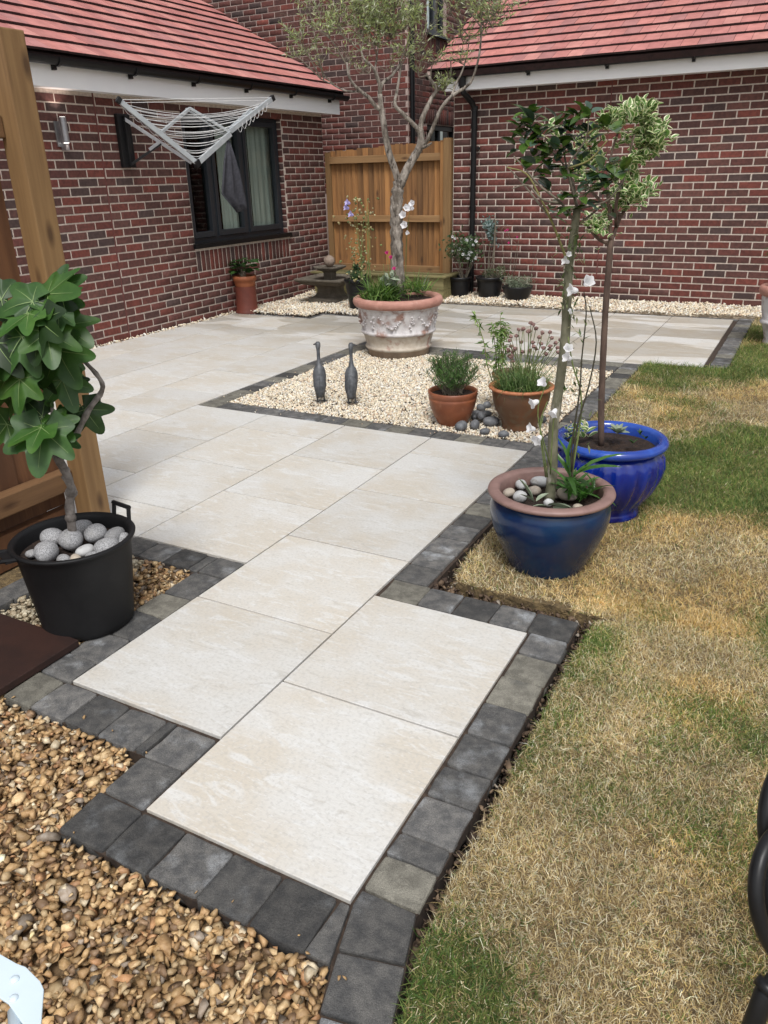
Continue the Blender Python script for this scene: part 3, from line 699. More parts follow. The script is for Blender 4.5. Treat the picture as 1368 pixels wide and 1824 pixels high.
# crumbs of soil and stone along the cut turf edge
x = np.concatenate([rng.uniform(.75, .81, 1500), rng.uniform(.16, .86, 1100), rng.uniform(.15, .23, 500)]); y = np.concatenate([rng.uniform(-.1, 1.38, 1500), rng.uniform(1.36, 1.45, 1100), rng.uniform(1.4, 2.2, 500)])
o = scatter('soil_crumbs', CVV, np.stack([x, y, np.full(len(x), -.085)+rng.uniform(0, .07, len(x))], 1), quats(len(x)), .007*np.exp(rng.normal(0, .5, len(x))), M_white, palette(len(x), [(.05, .03, .02), (.10, .065, .04), (.16, .11, .07), (.33, .29, .24)], [5, 4, 2, .4]))
tag(o, 'crumbled soil and grit in the gap along the turf edge', 'soil')

# ================================================================ BUILDINGS
BRICK_COLS = [(.135, .044, .035), (.112, .041, .034), (.148, .042, .032), (.098, .043, .036), (.074, .044, .040), (.168, .045, .033), (.125, .051, .041), (.102, .040, .033)]
def color_mesh(me, c):
    at = me.color_attributes.new('col', 'FLOAT_COLOR', 'POINT'); at.data.foreach_set('color', np.tile([*c, 1.0], len(me.vertices)).astype(np.float32))
def brick_geo(l=.212, h=.0622, d=.05, ch=.003, seed=0):
    r = random.Random(seed); x, z = l/2, h/2; j = lambda: r.uniform(-.0012, .0012)
    V = [(-x, -d, -z), (x, -d, -z), (x, -d, z), (-x, -d, z), (-x+j(), 0, -z+j()), (x+j(), 0, -z+j()), (x+j(), 0, z+j()), (-x+j(), 0, z+j()),
         (-x+ch, ch, -z+ch), (x-ch, ch, -z+ch), (x-ch, ch, z-ch), (-x+ch, ch, z-ch)]
    F = [(0, 4, 5, 1), (1, 5, 6, 2), (2, 6, 7, 3), (3, 7, 4, 0), (4, 8, 9, 5), (5, 9, 10, 6), (6, 10, 11, 7), (7, 11, 8, 4), (8, 11, 10, 9)]
    F = [tuple(reversed(f)) for f in F]
    return np.array(V), F
BRICKS = []
for k in range(24):
    V, F = brick_geo(seed=k); me = bpy.data.meshes.new('brick'); me.from_pydata([tuple(v) for v in V], [], [tuple(reversed(f)) for f in F]); 
    bm = bmesh.new(); bm.from_mesh(me); bmesh.ops.recalc_face_normals(bm, faces=bm.faces[:]); 
    front = [f for f in bm.faces if all(v.co.y > .0025 for v in f.verts)]
    if front and front[0].normal.y < 0: bmesh.ops.reverse_faces(bm, faces=bm.faces[:])
    bm.to_mesh(me); bm.free()
    c = np.array(BRICK_COLS[k % len(BRICK_COLS)])*rnd.uniform(.82, 1.18); color_mesh(me, c); me.materials.append(M_brick); BRICKS.append(me)
BRICK_T = [(np.array([v.co for v in m.vertices]), [tuple(p.vertices) for p in m.polygons]) for m in BRICKS]
BRICK_C = [np.array(m.color_attributes['col'].data[0].color[:3]) for m in BRICKS]

def seen(p, pad=40):
    q = project(p)
    if q is None: return 0
    x, y, z = q
    return 1/z if -pad < x < 1368+pad and -pad < y < 1824+pad else .01/z
def brick_list(o, d, n, length, z0, courses, holes=(), phase=0.0, soldiers=(), L=.225, H=.075):
    """bricks of a wall face: o start point, d direction along the wall, n outward normal; holes (a0,a1,z0,z1)"""
    out = []; d = Vector(d); n = Vector(n); o = Vector(o)
    for i in range(courses):
        z = z0+i*H; sp = [(0.0, length)]
        for a0, a1, h0, h1 in list(holes)+list(soldiers):
            if z+.5*H > h0 and z+.5*H < h1:
                new = []
                for s, e in sp:
                    if a1 <= s or a0 >= e: new.append((s, e)); continue
                    if a0 > s: new.append((s, a0))
                    if a1 < e: new.append((a1, e))
                sp = new
        off = ((i % 2)*.5*L + phase) % L
        for s, e in sp:
            k = math.floor((s-off)/L); a = off+k*L
            while a < e:
                a0, a1 = max(a, s), min(a+L, e)
                if a1-a0 > .035: out.append((o+d*((a0+a1)/2)+Vector((0, 0, z+.5*H)), (a1-a0-.0105)/.2145*1.0, 0, n))
                a += L
    for a0, a1, h0, h1 in soldiers:
        k = max(1, round((a1-a0)/H)); w = (a1-a0)/k
        for j in range(k): out.append((o+d*(a0+(j+.5)*w)+Vector((0, 0, (h0+h1)/2)), (h1-h0-.0105)/.2145, 1, n))
    return out
def lay_bricks(thing_wall, lst, proud=.0015, limit=300):
    lst = sorted(lst, key=lambda b: -seen(b[0]))
    for c, sc, up, n in lst[:limit]:
        u = n.cross(Vector((0, 0, 1)))
        R = Matrix((u, n, Vector((0, 0, 1)))).transposed().to_4x4()
        if up: R = R @ Matrix.Rotation(math.pi/2, 4, 'Y')
        m = Matrix.Translation(c+n*(proud+rnd.uniform(-.001, .001))) @ R @ Matrix.Rotation(rnd.uniform(-.004, .004), 4, 'Y') @ Matrix.Diagonal((sc, 1, 1, 1))
        inst('brick', rnd.choice(BRICKS), thing_wall, m)
    rest = lst[limit:]
    if not rest: return
    pos = np.array([list(c+n*(proud+rnd.uniform(-.001, .001))) for c, sc, up, n in rest]); R = []; S_ = []
    for c, sc, up, n in rest:
        u = n.cross(Vector((0, 0, 1))); m = Matrix((u, n, Vector((0, 0, 1)))).transposed()
        if up: m = m @ Matrix.Rotation(math.pi/2, 3, 'Y')
        R.append([list(r) for r in m]); S_.append((sc, 1, 1))
    cols = palette(len(rest), BRICK_COLS, [5, 4, 4, 3, 2, 1.4, 2, 3], .14)
    scatter('brick', BRICK_T[:8], pos, np.array(R), np.array(S_), M_brick, cols, parent=thing_wall)

# ---- left house
XL = -4.74; WY0, WY1, WZ0, WZ1 = 5.84, 7.62, .80, 2.11
H1 = root('brick_house', (-7, 5, 0), 'low brick house wing with a grey window under a red tiled roof', 'house')
mb = MB(); t0 = XL-.30
mb.box((t0, .5, -.08), (XL, WY0, 2.20)); mb.box((t0, WY1, -.08), (XL, 8.55, 2.20)); mb.box((t0, WY0, -.08), (XL, WY1, WZ0)); mb.box((t0, WY0, WZ1), (XL, WY1, 2.20))
wall1 = mb.build('wall', M_mortar, H1)
lst = brick_list((XL, .5, -.05), (0, 1, 0), (1, 0, 0), 8.05, -.035, 30, holes=[(WY0-.5, WY1-.5, WZ0-.03, WZ1)], soldiers=[(WY0-.5, WY1-.5, .565, .79)], phase=.06)
lst += brick_list((XL+.001, WY1, 0), (-1, 0, 0), (0, -1, 0), .10, -.035+11*.075, 18, phase=.1)
lay_bricks(wall1, lst)
# reveals of the window opening in brick colour
mb = MB().box((t0+.12, .5, -.08), (t0-3.2, .8, 2.2)); mb.box((t0, 8.25, -.08), (t0-3.2, 8.55, 2.2)); mb.build('end_wall', M_mortar_dark, H1)
mb = MB().box((XL+.0005, 4.705-.006, 0.05), (XL+.006, 4.705+.006, 2.19)); mb.build('expansion_joint', M_joint, H1)
fr = MB()
fx0, fx1 = XL-.13, XL-.065
def bar(y0, y1, z0, z1, dx=0.0): fr.box((fx0, y0, z0), (fx1+dx, y1, z1))
bar(WY0, WY0+.055, WZ0, WZ1); bar(WY1-.055, WY1, WZ0, WZ1); bar(WY0+.055, WY1-.055, WZ1-.055, WZ1); bar(WY0+.055, WY1-.055, WZ0, WZ0+.06)
panes = [(WY0+.055, 6.285), (6.335, 6.865), (6.915, WY1-.055)]
for a, b_ in ((6.285, 6.335), (6.865, 6.915)): bar(a, b_, WZ0+.06, WZ1-.055)
window = fr.build('window', M_frame, H1, bevel=.004)
for i, (a, b_) in enumerate(panes):
    sa = MB(); w_ = .05; z0, z1 = WZ0+.062, WZ1-.057; a += .002; b_ -= .002
    for q in ((a, a+w_, z0, z1), (b_-w_, b_, z0, z1), (a+w_, b_-w_, z0, z0+w_+.01), (a+w_, b_-w_, z1-w_, z1)): sa.box((fx0+.01, q[0], q[2]), (fx1+.016, q[1], q[3]))
    sa.build('sash', M_frame, window, bevel=.004)
    MB().box((fx0+.03, a+w_, z0+w_+.01), (fx0+.036, b_-w_, z1-w_)).build('pane', M_glass, window)
MB().box((XL-.12, WY0-.03, WZ0-.038), (XL+.045, WY1+.03, WZ0+.012)).build('sill', M_gutter, window, bevel=.004)
# room behind the glass
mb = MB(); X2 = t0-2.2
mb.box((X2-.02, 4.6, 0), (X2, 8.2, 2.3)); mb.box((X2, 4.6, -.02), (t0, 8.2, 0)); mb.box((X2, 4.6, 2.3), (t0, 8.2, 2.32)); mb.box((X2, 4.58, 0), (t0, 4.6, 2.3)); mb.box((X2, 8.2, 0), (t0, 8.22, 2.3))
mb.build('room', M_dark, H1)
def curtain(y0, y1, x, name='curtain', z0=.75, z1=2.15, amp=.025, n=9):
    V = []; F = []; k = n*6
    for i in range(k+1):
        y = y0+(y1-y0)*i/k; dx = amp*math.sin(i/k*n*2*math.pi)+amp*.3*math.sin(i*1.7)
        V += [(x+dx, y, z0), (x+dx*.7, y, z1)]
    for i in range(k): F.append((2*i, 2*i+2, 2*i+3, 2*i+1))
    MB().add(V, F).build(name, M_curtain, H1, smooth=True)
curtain(6.56, 6.86, XL-.17, n=4, amp=.02); curtain(6.93, 7.12, XL-.16, n=3, amp=.014); curtain(7.16, 7.58, XL-.18, n=4, amp=.01)
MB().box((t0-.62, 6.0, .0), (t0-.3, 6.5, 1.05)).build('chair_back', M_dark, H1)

# ---- roofs
def tile_mesh(w, l, t, seed):
    r = random.Random(seed); x = w/2-.0014
    V = [(-x, 0, 0), (x, 0, 0), (x, l, 0), (-x, l, 0), (-x, 0, t), (x, 0, t), (x, l, t*.6), (-x, l, t*.6), (-x+.002, .004, t+.0015), (x-.002, .004, t+.0015)]
    F = [(0, 1, 5, 4), (4, 5, 9, 8), (8, 9, 6, 7), (4, 8, 7, 3), (4, 3, 0), (5, 6, 9), (1, 2, 6), (1, 6, 5), (0, 3, 2, 1)]
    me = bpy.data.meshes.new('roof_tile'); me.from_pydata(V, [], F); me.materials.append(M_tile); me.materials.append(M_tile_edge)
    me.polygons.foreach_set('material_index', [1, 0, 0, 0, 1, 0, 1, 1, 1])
    return me
TILE_COLS = [(.47, .185, .165), (.51, .205, .182), (.44, .170, .155), (.53, .235, .205), (.41, .180, .168), (.50, .195, .168)]
def roof(house, name, eave, along, upd, pitch, w, gauge, rows, cols, t=.019, skip=None):
    """eave: start point at the tile edge; along: unit along the eaves; upd: horizontal unit pointing up the slope"""
    e = Vector(eave); a = Vector(along); s = Vector(upd)*math.cos(pitch)+Vector((0, 0, math.sin(pitch))); n = a.cross(s)
    flip = n.z < 0
    if flip: n = -n
    L_ = cols*w; H_ = rows*gauge
    u = MB(); q = n*(-.012); p0 = e+q; V = [p0, p0+a*L_, p0+a*L_+s*H_, p0+s*H_]; V += [v-n*.06 for v in V]
    u.add(V, [(0, 1, 2, 3), (7, 6, 5, 4), (0, 4, 5, 1), (1, 5, 6, 2), (2, 6, 7, 3), (3, 7, 4, 0)])
    deck = u.build(name, M_tile_edge, house)
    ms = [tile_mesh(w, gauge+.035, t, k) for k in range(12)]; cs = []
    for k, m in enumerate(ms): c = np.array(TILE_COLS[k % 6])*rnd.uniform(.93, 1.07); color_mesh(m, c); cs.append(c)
    xa = a if not flip else -a
    tilt = Matrix.Rotation(math.atan2(t*.75, gauge), 4, 'X')
    lst = []
    for r in range(rows):
        off = (r % 2)*.5
        k = -1
        while (k+off)*w < L_:
            x0 = max(0, (k+off)*w); x1 = min(L_, (k+off+1)*w); k += 1
            if x1-x0 < .03: continue
            lst.append((e+a*((x0+x1)/2)+s*(r*gauge-.01), (x1-x0)/w))
    B = Matrix((xa, s, n)).transposed().to_4x4()
    lst.sort(key=lambda b: -seen(b[0]+n*.02))
    T = lambda c: Matrix.Translation(c+n*(.016+rnd.uniform(-.0015, .0015))) @ B @ Matrix.Rotation(-math.atan2(t*.8, gauge), 4, 'X') @ Matrix.Rotation(rnd.uniform(-.006, .006), 4, 'Z')
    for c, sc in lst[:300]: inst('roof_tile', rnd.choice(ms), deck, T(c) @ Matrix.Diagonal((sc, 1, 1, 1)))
    rest = lst[300:]
    if rest:
        Ms = [T(c) for c, sc in rest]
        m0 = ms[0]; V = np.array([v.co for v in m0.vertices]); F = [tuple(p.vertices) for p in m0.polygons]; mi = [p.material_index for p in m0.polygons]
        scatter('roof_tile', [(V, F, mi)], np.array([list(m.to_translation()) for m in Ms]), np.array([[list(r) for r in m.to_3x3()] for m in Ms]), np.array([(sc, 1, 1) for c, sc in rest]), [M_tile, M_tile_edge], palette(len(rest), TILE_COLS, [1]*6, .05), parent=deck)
    return deck
def gutter(house, p0, p1, outd, r=.056):
    """half-round gutter from p0 to p1 with end cap and brackets"""
    p0 = Vector(p0); p1 = Vector(p1); d = (p1-p0).normalized(); o = Vector(outd); mb = MB(); V = []; F = []; k = 10
    for p in (p0, p1):
        for rr in (r, r-.006):
            for i in range(k+1):
                th = math.pi*i/k; V.append(p+o*(rr*math.cos(th))-Vector((0, 0, rr*math.sin(th))))
    m = k+1
    for i in range(k): F += [(i, i+1, 2*m+i+1, 2*m+i), (m+i+1, m+i, 3*m+i, 3*m+i+1)]
    F += [(0, 2*m, 3*m, m), (k, m+k, 3*m+k, 2*m+k)]
    for b_ in (0, 2*m): F += [tuple(b_+i for i in range(m))]
    mb.add(V, F); g_ = mb.build('gutter', M_gutter, house)
    L_ = (p1-p0).length; x = .35
    while x < L_-.2:
        c = p0+d*x; V = []; F = []
        for sgn in (-.014, .014):
            for rr in (r+.010, r+.001):
                for i in range(k+1):
                    th = math.pi*i/k; V.append(c+d*sgn+o*(rr*math.cos(th))-Vector((0, 0, rr*math.sin(th))))
        for i in range(k): F += [(i, i+1, 2*m+i+1, 2*m+i), (m+i+1, m+i, 3*m+i, 3*m+i+1), (i, m+i, m+i+1, i+1), (2*m+i, 2*m+i+1, 3*m+i+1, 3*m+i)]
        b2 = MB().add(V, F)
        cc = c-o*(r*.75)-Vector((0, 0, r+.012)); b2.box(tuple(cc+Vector((-.016, -.016, -.018))), tuple(cc+Vector((.016, .016, .028))))
        b2.build('bracket', M_gutter, g_); x += .86
    return g_
P29 = math.radians(29.5)
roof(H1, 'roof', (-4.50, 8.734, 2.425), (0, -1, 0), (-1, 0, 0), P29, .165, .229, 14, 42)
# far slope of the left roof
zr = 2.425+14*.229*math.sin(P29); xr = -4.50-14*.229*math.cos(P29)
MB().add([(xr, 1.8, zr), (xr, 8.73, zr), (xr-2.8, 8.73, zr-1.55), (xr-2.8, 1.8, zr-1.55), (xr, 1.8, zr-.06), (xr, 8.73, zr-.06), (xr-2.8, 8.73, zr-1.61), (xr-2.8, 1.8, zr-1.61)], [(0, 1, 2, 3), (7, 6, 5, 4), (0, 4, 5, 1), (2, 6, 7, 3), (1, 5, 6, 2), (0, 3, 7, 4)]).build('far_slope', M_tile_edge, H1)
MB().tube([(xr, 1.8, zr+.01), (xr, 8.74, zr+.01)], .09, 10).build('ridge', M_tile_edge, H1)
MB().add([(t0-.01, 8.5, 2.2), (xr-2.6, 8.5, 2.2), (xr, 8.5, zr-.1), (t0-.01, 8.55, 2.2), (xr-2.6, 8.55, 2.2), (xr, 8.55, zr-.1)], [(0, 2, 1), (3, 4, 5), (0, 1, 4, 3), (1, 2, 5, 4), (2, 0, 3, 5)]).build('gable', M_mortar_dark, H1)
MB().box((-4.58, 1.8, 2.185), (-4.56, 8.72, 2.385)).build('fascia', M_pvc, H1)
MB().box((-4.74, 1.8, 2.192), (-4.582, 8.72, 2.20)).build('soffit', M_pvc, H1)
MB().box((-4.739, 8.56, 2.20), (-4.582, 8.718, 2.38)).build('box_end', M_pvc, H1)
# verge strip
va = Vector((-4.50, 8.735, 2.40)); vb = va+Vector((-math.cos(P29), 0, math.sin(P29)))*3.2
MB().add([va, vb, vb+Vector((0, 0, .035)), va+Vector((0, 0, .035)), va-Vector((0, .035, 0)), vb-Vector((0, .035, 0)), vb+Vector((0, -.035, .035)), va+Vector((0, -.035, .035))], [(0, 1, 2, 3), (4, 7, 6, 5), (3, 2, 6, 7), (0, 4, 5, 1), (0, 3, 7, 4), (1, 5, 6, 2)]).build('verge', M_tile_edge, H1)
gutter(H1, (-4.50, 8.80, 2.395), (-4.50, 1.8, 2.395), (1, 0, 0))

# ---- right house
YR = 8.55; XR0 = -2.87
H2 = root('brick_house', (0, 10.5, 0), 'long low brick house with red roof, white fascia and black downpipe behind the patio', 'house')
mb = MB().box((XR0, YR, -.08), (4.2, YR+.3, 2.36)); wall2 = mb.build('wall', M_mortar, H2)
lst = brick_list((XR0, YR, 0), (1, 0, 0), (0, -1, 0), 7.0, -.05, 32, phase=.0)
lst += [(c, sc, up, n) for c, sc, up, n in brick_list((XR0, YR, 0), (0, 1, 0), (-1, 0, 0), 1.6, -.05, 32, phase=.11)]
lay_bricks(wall2, lst)
MB().box((XR0, YR+.3, -.08), (XR0+.25, 14, 2.36)).build('end_wall', M_mortar_dark, H2)
MB().box((-1.015-.006, YR-.006, .30), (-1.015+.006, YR-.0005, 2.34)).build('expansion_joint', M_joint, H2)
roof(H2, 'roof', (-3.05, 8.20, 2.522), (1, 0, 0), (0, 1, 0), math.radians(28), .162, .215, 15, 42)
zr = 2.522+15*.215*math.sin(math.radians(28)); yr = 8.20+15*.215*math.cos(math.radians(28))
MB().add([(-3.05, yr, zr), (4, yr, zr), (4, yr+2.8, zr-1.5), (-3.05, yr+2.8, zr-1.5), (-3.05, yr, zr-.06), (4, yr, zr-.06), (4, yr+2.8, zr-1.56), (-3.05, yr+2.8, zr-1.56)], [(3, 2, 1, 0), (4, 5, 6, 7), (0, 1, 5, 4), (2, 3, 7, 6), (1, 2, 6, 5), (3, 0, 4, 7)]).build('far_slope', M_tile_edge, H2)
MB().box((-2.90, 8.345, 2.325), (4.2, 8.365, 2.50)).build('fascia', M_pvc, H2)
MB().box((-2.90, 8.366, 2.33), (4.2, 8.55, 2.34)).build('soffit', M_pvc, H2)
MB().box((-3.0, 8.37, 2.345), (-2.872, 8.56, 2.49)).build('box_end', M_pvc, H2)
va = Vector((-3.055, 8.19, 2.49)); vb = va+Vector((0, math.cos(math.radians(28)), math.sin(math.radians(28))))*3.2
MB().add([va, vb, vb+Vector((0, 0, .04)), va+Vector((0, 0, .04)), va+Vector((.035, 0, 0)), vb+Vector((.035, 0, 0)), vb+Vector((.035, 0, .04)), va+Vector((.035, 0, .04))], [(0, 3, 2, 1), (4, 5, 6, 7), (3, 7, 6, 2), (0, 1, 5, 4), (0, 4, 7, 3), (1, 2, 6, 5)]).build('verge', M_mortar_dark, H2)
gutter(H2, (-3.10, 8.285, 2.50), (4.2, 8.285, 2.50), (0, -1, 0), r=.052)
dp = MB(); 
dp.tube([(-2.66, 8.285, 2.46), (-2.66, 8.29, 2.36)], .045, 12); dp.tube([(-2.66, 8.29, 2.37), (-2.655, 8.31, 2.30), (-2.60, 8.45, 2.20), (-2.585, 8.495, 2.13), (-2.585, 8.495, .0)], .034, 12)
for z in (2.14, 1.95, 1.05, .25): dp.tube([(-2.585, 8.495, z-.025), (-2.585, 8.495, z+.025)], .041, 12)
dp.box((-2.545, 8.50, 1.70), (-2.52, 8.547, 1.73))
dp.build('downpipe', M_gutter, H2, smooth=False)

# ---- tall house behind
H3 = root('brick_house', (-7, 12, 0), 'tall brick house seen between the two red roofs, with a black corner downpipe', 'house')
mb = MB(); mb.box((-10, 10.0, -.08), (-4.20, 10.25, 6.0))
hs = [(.62, 1.30, 3.30, 4.55), (.62, 1.75, 1.20, 2.125)]
mb.box((-4.45, 10.25, -.08), (-4.20, 10+.62, 6)); mb.box((-4.45, 11.75, -.08), (-4.20, 14, 6)); mb.box((-4.45, 10.62, -.08), (-4.20, 11.75, 1.20)); mb.box((-4.45, 10.62, 2.125), (-4.20, 11.75, 3.30)); mb.box((-4.45, 11.30, 3.30), (-4.20, 11.75, 4.55)); mb.box((-4.45, 10.62, 4.55), (-4.20, 11.75, 6.0))
wall3 = mb.build('wall', M_mortar_dark, H3)
lst = brick_list((-10, 10.0, 0), (1, 0, 0), (0, -1, 0), 5.8, 1.20, 62, phase=.03)
lst += brick_list((-4.20, 10.0, 0), (0, 1, 0), (1, 0, 0), 4.0, 1.20, 62, holes=hs, soldiers=[(.50, 1.87, 2.13, 2.35), (.55, 1.37, 3.05, 3.27)], phase=.14)
lay_bricks(wall3, lst, proud=.003)
for (a0, a1, z0, z1), nm in zip(hs, ('window', 'window')):
    f = MB(); x0, x1 = -4.31, -4.25; a0 += 10; a1 += 10; am = (a0+a1)/2
    for q in ((a0, a0+.06, z0, z1), (a1-.06, a1, z0, z1), (a0+.06, a1-.06, z1-.07, z1), (a0+.06, a1-.06, z0, z0+.07), (am-.03, am+.03, z0+.07, z1-.07)): f.box((x0, q[0], q[2]), (x1, q[1], q[3]))
    wf = f.build(nm, M_frame, H3, bevel=.004)
    MB().box((x0+.02, a0+.06, z0+.07), (x0+.026, am-.03, z1-.07)).build('pane', M_glass, wf); MB().box((x0+.02, am+.03, z0+.07), (x0+.026, a1-.06, z1-.07)).build('pane', M_glass, wf)
    MB().box((x0, a0-.03, z0-.03), (-4.15, a1+.03, z0-.002)).build('sill', M_frame, wf)
    MB().box((-4.75, a0-.3, z0-.3), (-4.70, a1+.3, z1+.3)).build('room', M_dark, H3)
    MB().box((-4.48, a0+.02, z0), (-4.46, a0+.30, z1)).build('curtain', M_curtain, H3)
MB().tube([(-4.155, 10.05, 0), (-4.155, 10.05, 6)], .034, 12).build('downpipe', M_gutter, H3)
MB().add([(-10.2, 9.7, 6), (-4, 9.7, 6), (-4, 12, 7.3), (-10.2, 12, 7.3), (-4, 14.3, 6), (-10.2, 14.3, 6)], [(0, 1, 2, 3), (3, 2, 4, 5), (1, 4, 2), (0, 3, 5), (0, 5, 4, 1)]).build('roof', M_tile_edge, H3)

# ================================================================ FENCES
F1 = root('garden_fence', (-3.8, 8.6, 0), 'golden timber fence panel closing the gap between the two brick houses', 'fence')
def posts(parent, a, b_, mat, capd=0): return MB().box(a, b_).build('post', mat, parent, bevel=.004)
posts(F1, (-4.80+.07, 8.565, -.08), (-4.655, 8.665, 1.74), M_woodL); posts(F1, (-2.985, 8.50, -.08), (-2.885, 8.60, 1.845), M_woodL)
MB().box((-3.035, 8.52, .10), (-2.987, 8.60, 1.80)).build('panel_stile', M_woodF, F1, bevel=.003)
for z0, z1 in ((1.60, 1.685), (.885, .965), (.265, .345)):
    MB().box((-4.65, 8.545, z0), (-3.038, 8.60, z1)).build('rail', M_woodR, F1, bevel=.004)
bm_ = []
x = -4.66; i = 0
while x < -3.0:
    w_ = .090+rnd.uniform(-.006, .008); x1 = min(x+w_, -2.99); top = 1.755+(x+4.66)*.043+rnd.uniform(-.012, .012)
    V = [(x, 8.602, .09), (x1, 8.630, .09), (x1, 8.640, .09), (x, 8.640, .09), (x, 8.602, top), (x1, 8.630, top), (x1, 8.640, top), (x, 8.640, top)]
    MB().add(V, [(0, 3, 2, 1), (4, 5, 6, 7), (0, 1, 5, 4), (1, 2, 6, 5), (2, 3, 7, 6), (3, 0, 4, 7)]).build('board', M_woodF, F1)
    x = x1-.012; i += 1
    if x1 >= -2.991: break
MB().box((-4.65, 8.60, -.08), (-2.99, 8.63, .085)).build('gravel_board', M_woodD, F1)

F2 = root('garden_fence', (-1.65, 0, 0), 'reddish brown timber fence, coloured dark for its shade, behind the fig tree ending in a thick pale post', 'fence')
MB().box((-1.602, 1.225, -.08), (-1.50, 1.335, 1.985)).build('post', M_woodL, F2, bevel=.006)
for z0, z1 in ((1.62, 1.70), (.965, 1.045), (.165, .255)):
    MB().box((-1.645, -1.6, z0), (-1.575, 1.222, z1)).build('rail', M_woodRy, F2, bevel=.005)
y = 1.215
while y > -1.5:
    w_ = .12+rnd.uniform(-.006, .006); y1 = y-w_; top = 1.82+rnd.uniform(-.006, .006)
    V = [(-1.648, y, .08), (-1.656, y1, .08), (-1.668, y1, .08), (-1.668, y, .08), (-1.648, y, top), (-1.656, y1, top), (-1.668, y1, top), (-1.668, y, top)]
    MB().add(V, [(0, 1, 2, 3), (7, 6, 5, 4), (4, 5, 1, 0), (5, 6, 2, 1), (6, 7, 3, 2), (7, 4, 0, 3)]).build('board', M_woodD, F2); y = y1+.014
MB().box((-1.66, -1.6, -.08), (-1.61, 1.222, .075)).build('gravel_board', M_woodD, F2)

# ================================================================ POTS, PLANTS, THINGS
def lat(c, base_px=None): pass
def pot_bodies(): pass
def leaf_obj_mesh(name, kind, mats, curl=.20, seed=0):
    """leaf templates, y = tip direction, z = upper side, unit length"""
    me = bpy.data.meshes.new(name)
    if kind == 'ovate' or kind == 'variegated':
        ys = [0, .14, .35, .6, .82, 1.0]; ws = [.02, .17, .27, .26, .15, .0]; V = []; F = []; mi = []
        inner = .62
        for y, w_ in zip(ys, ws):
            z = -.16*y*y
            V += [(-w_, y, z+w_*.35), (-w_*inner, y, z+w_*.2), (0, y, z), (w_*inner, y, z+w_*.2), (w_, y, z+w_*.35)]
        for i in range(len(ys)-1):
            for k in range(4):
                F.append((i*5+k, i*5+k+1, (i+1)*5+k+1, (i+1)*5+k)); mi.append(1 if (k in (0, 3) and kind == 'variegated') else 0)
    elif kind == 'lance':
        ys = [0, .2, .45, .7, .88, 1.0]; ws = [.035, .075, .085, .07, .04, 0]; V = []; F = []; mi = []
        for y, w_ in zip(ys, ws):
            z = .10*y-.42*y*y
            V += [(-w_, y, z+w_*.5), (0, y, z), (w_, y, z+w_*.5)]
        for i in range(len(ys)-1):
            for k in range(2): F.append((i*3+k, i*3+k+1, (i+1)*3+k+1, (i+1)*3+k)); mi.append(0)
    elif kind == 'fig':
        lob = [(0, 1.02, .30), (.92, .90, .27), (-.92, .90, .27), (1.85, .66, .26), (-1.85, .66, .26)]
        n = 84; V = [(0, .0, 0)]; R = []
        for i in range(n):
            th = -math.pi+2*math.pi*(i+.5)/n; r = .50
            for a, l, w_ in lob:
                d = abs(th-a); 
                if d < .62: r = max(r, .50+(l-.50)*math.exp(-(d/(w_*1.12))**2.0))
            if abs(th) > 2.8: r = .16
            R.append((th, r))
        F = []; mi = []
        for f_ in (.5, 1.0):
            for th, r in R:
                rr = r*f_; x = math.sin(th)*rr*1.02; y = math.cos(th)*rr+.06
                fold = min(abs(math.sin(th-a)) for a, l, w_ in lob if abs(th-a) < 1.4) if abs(th) < 3.1 else 0
                V.append((x*(1+.06*math.sin(seed*2.1+th)), y, .12*fold*rr*1.6-curl*rr*rr+(.04*math.sin(th*(4+seed % 3)+seed) if f_ == 1 else 0)))
        for i in range(n):
            j = (i+1) % n
            F.append((0, 1+j, 1+i)); mi.append(0); F.append((1+i, 1+j, 1+n+j, 1+n+i)); mi.append(0)
        for a, l, w_ in lob:                                     # pale veins standing just proud
            L_ = l*.78; p = []
            for k in range(5):
                rr = L_*k/4; p.append((math.sin(a)*rr, math.cos(a)*rr+.06, -curl*rr*rr+.012))
            b_ = len(V); px_, py_ = math.cos(a), -math.sin(a)
            for k, q in enumerate(p):
                ww = .012*(1-k/5); V += [(q[0]-px_*ww, q[1]-py_*ww, q[2]), (q[0]+px_*ww, q[1]+py_*ww, q[2])]
            for k in range(4): F.append((b_+2*k, b_+2*k+1, b_+2*k+3, b_+2*k+2)); mi.append(1)
    me.from_pydata(V, [], F)
    for m_ in mats: me.materials.append(m_)
    me.polygons.foreach_set('material_index', mi); me.polygons.foreach_set('use_smooth', [True]*len(F)); me.update()
    return me
M_fig2 = leafy('fig_leaf_young', (.036, .100, .016), (.062, .140, .024), rand=.3, rough=.45, trans=.3, vscale=14)
FIGS = [leaf_obj_mesh('leaf', 'fig', [M_fig, M_vein], .12, 0), leaf_obj_mesh('leaf', 'fig', [M_fig, M_vein], .32, 1), leaf_obj_mesh('leaf', 'fig', [M_fig2, M_vein], .22, 2), leaf_obj_mesh('leaf', 'fig', [M_fig, M_vein], .45, 3), leaf_obj_mesh('leaf', 'fig', [M_fig2, M_vein], .05, 4)]
LF_fig = FIGS[0]; LF_hol = leaf_obj_mesh('leaf', 'ovate', [M_holly]); LF_holb = leaf_obj_mesh('leaf', 'ovate', [M_holly_b])
LF_var = leaf_obj_mesh('leaf', 'variegated', [M_var, M_cream]); LF_lily = leaf_obj_mesh('leaf', 'lance', [M_lily]); LF_sage = leaf_obj_mesh('leaf', 'ovate', [M_sage])
LF_grn = leaf_obj_mesh('leaf', 'ovate', [M_fig])
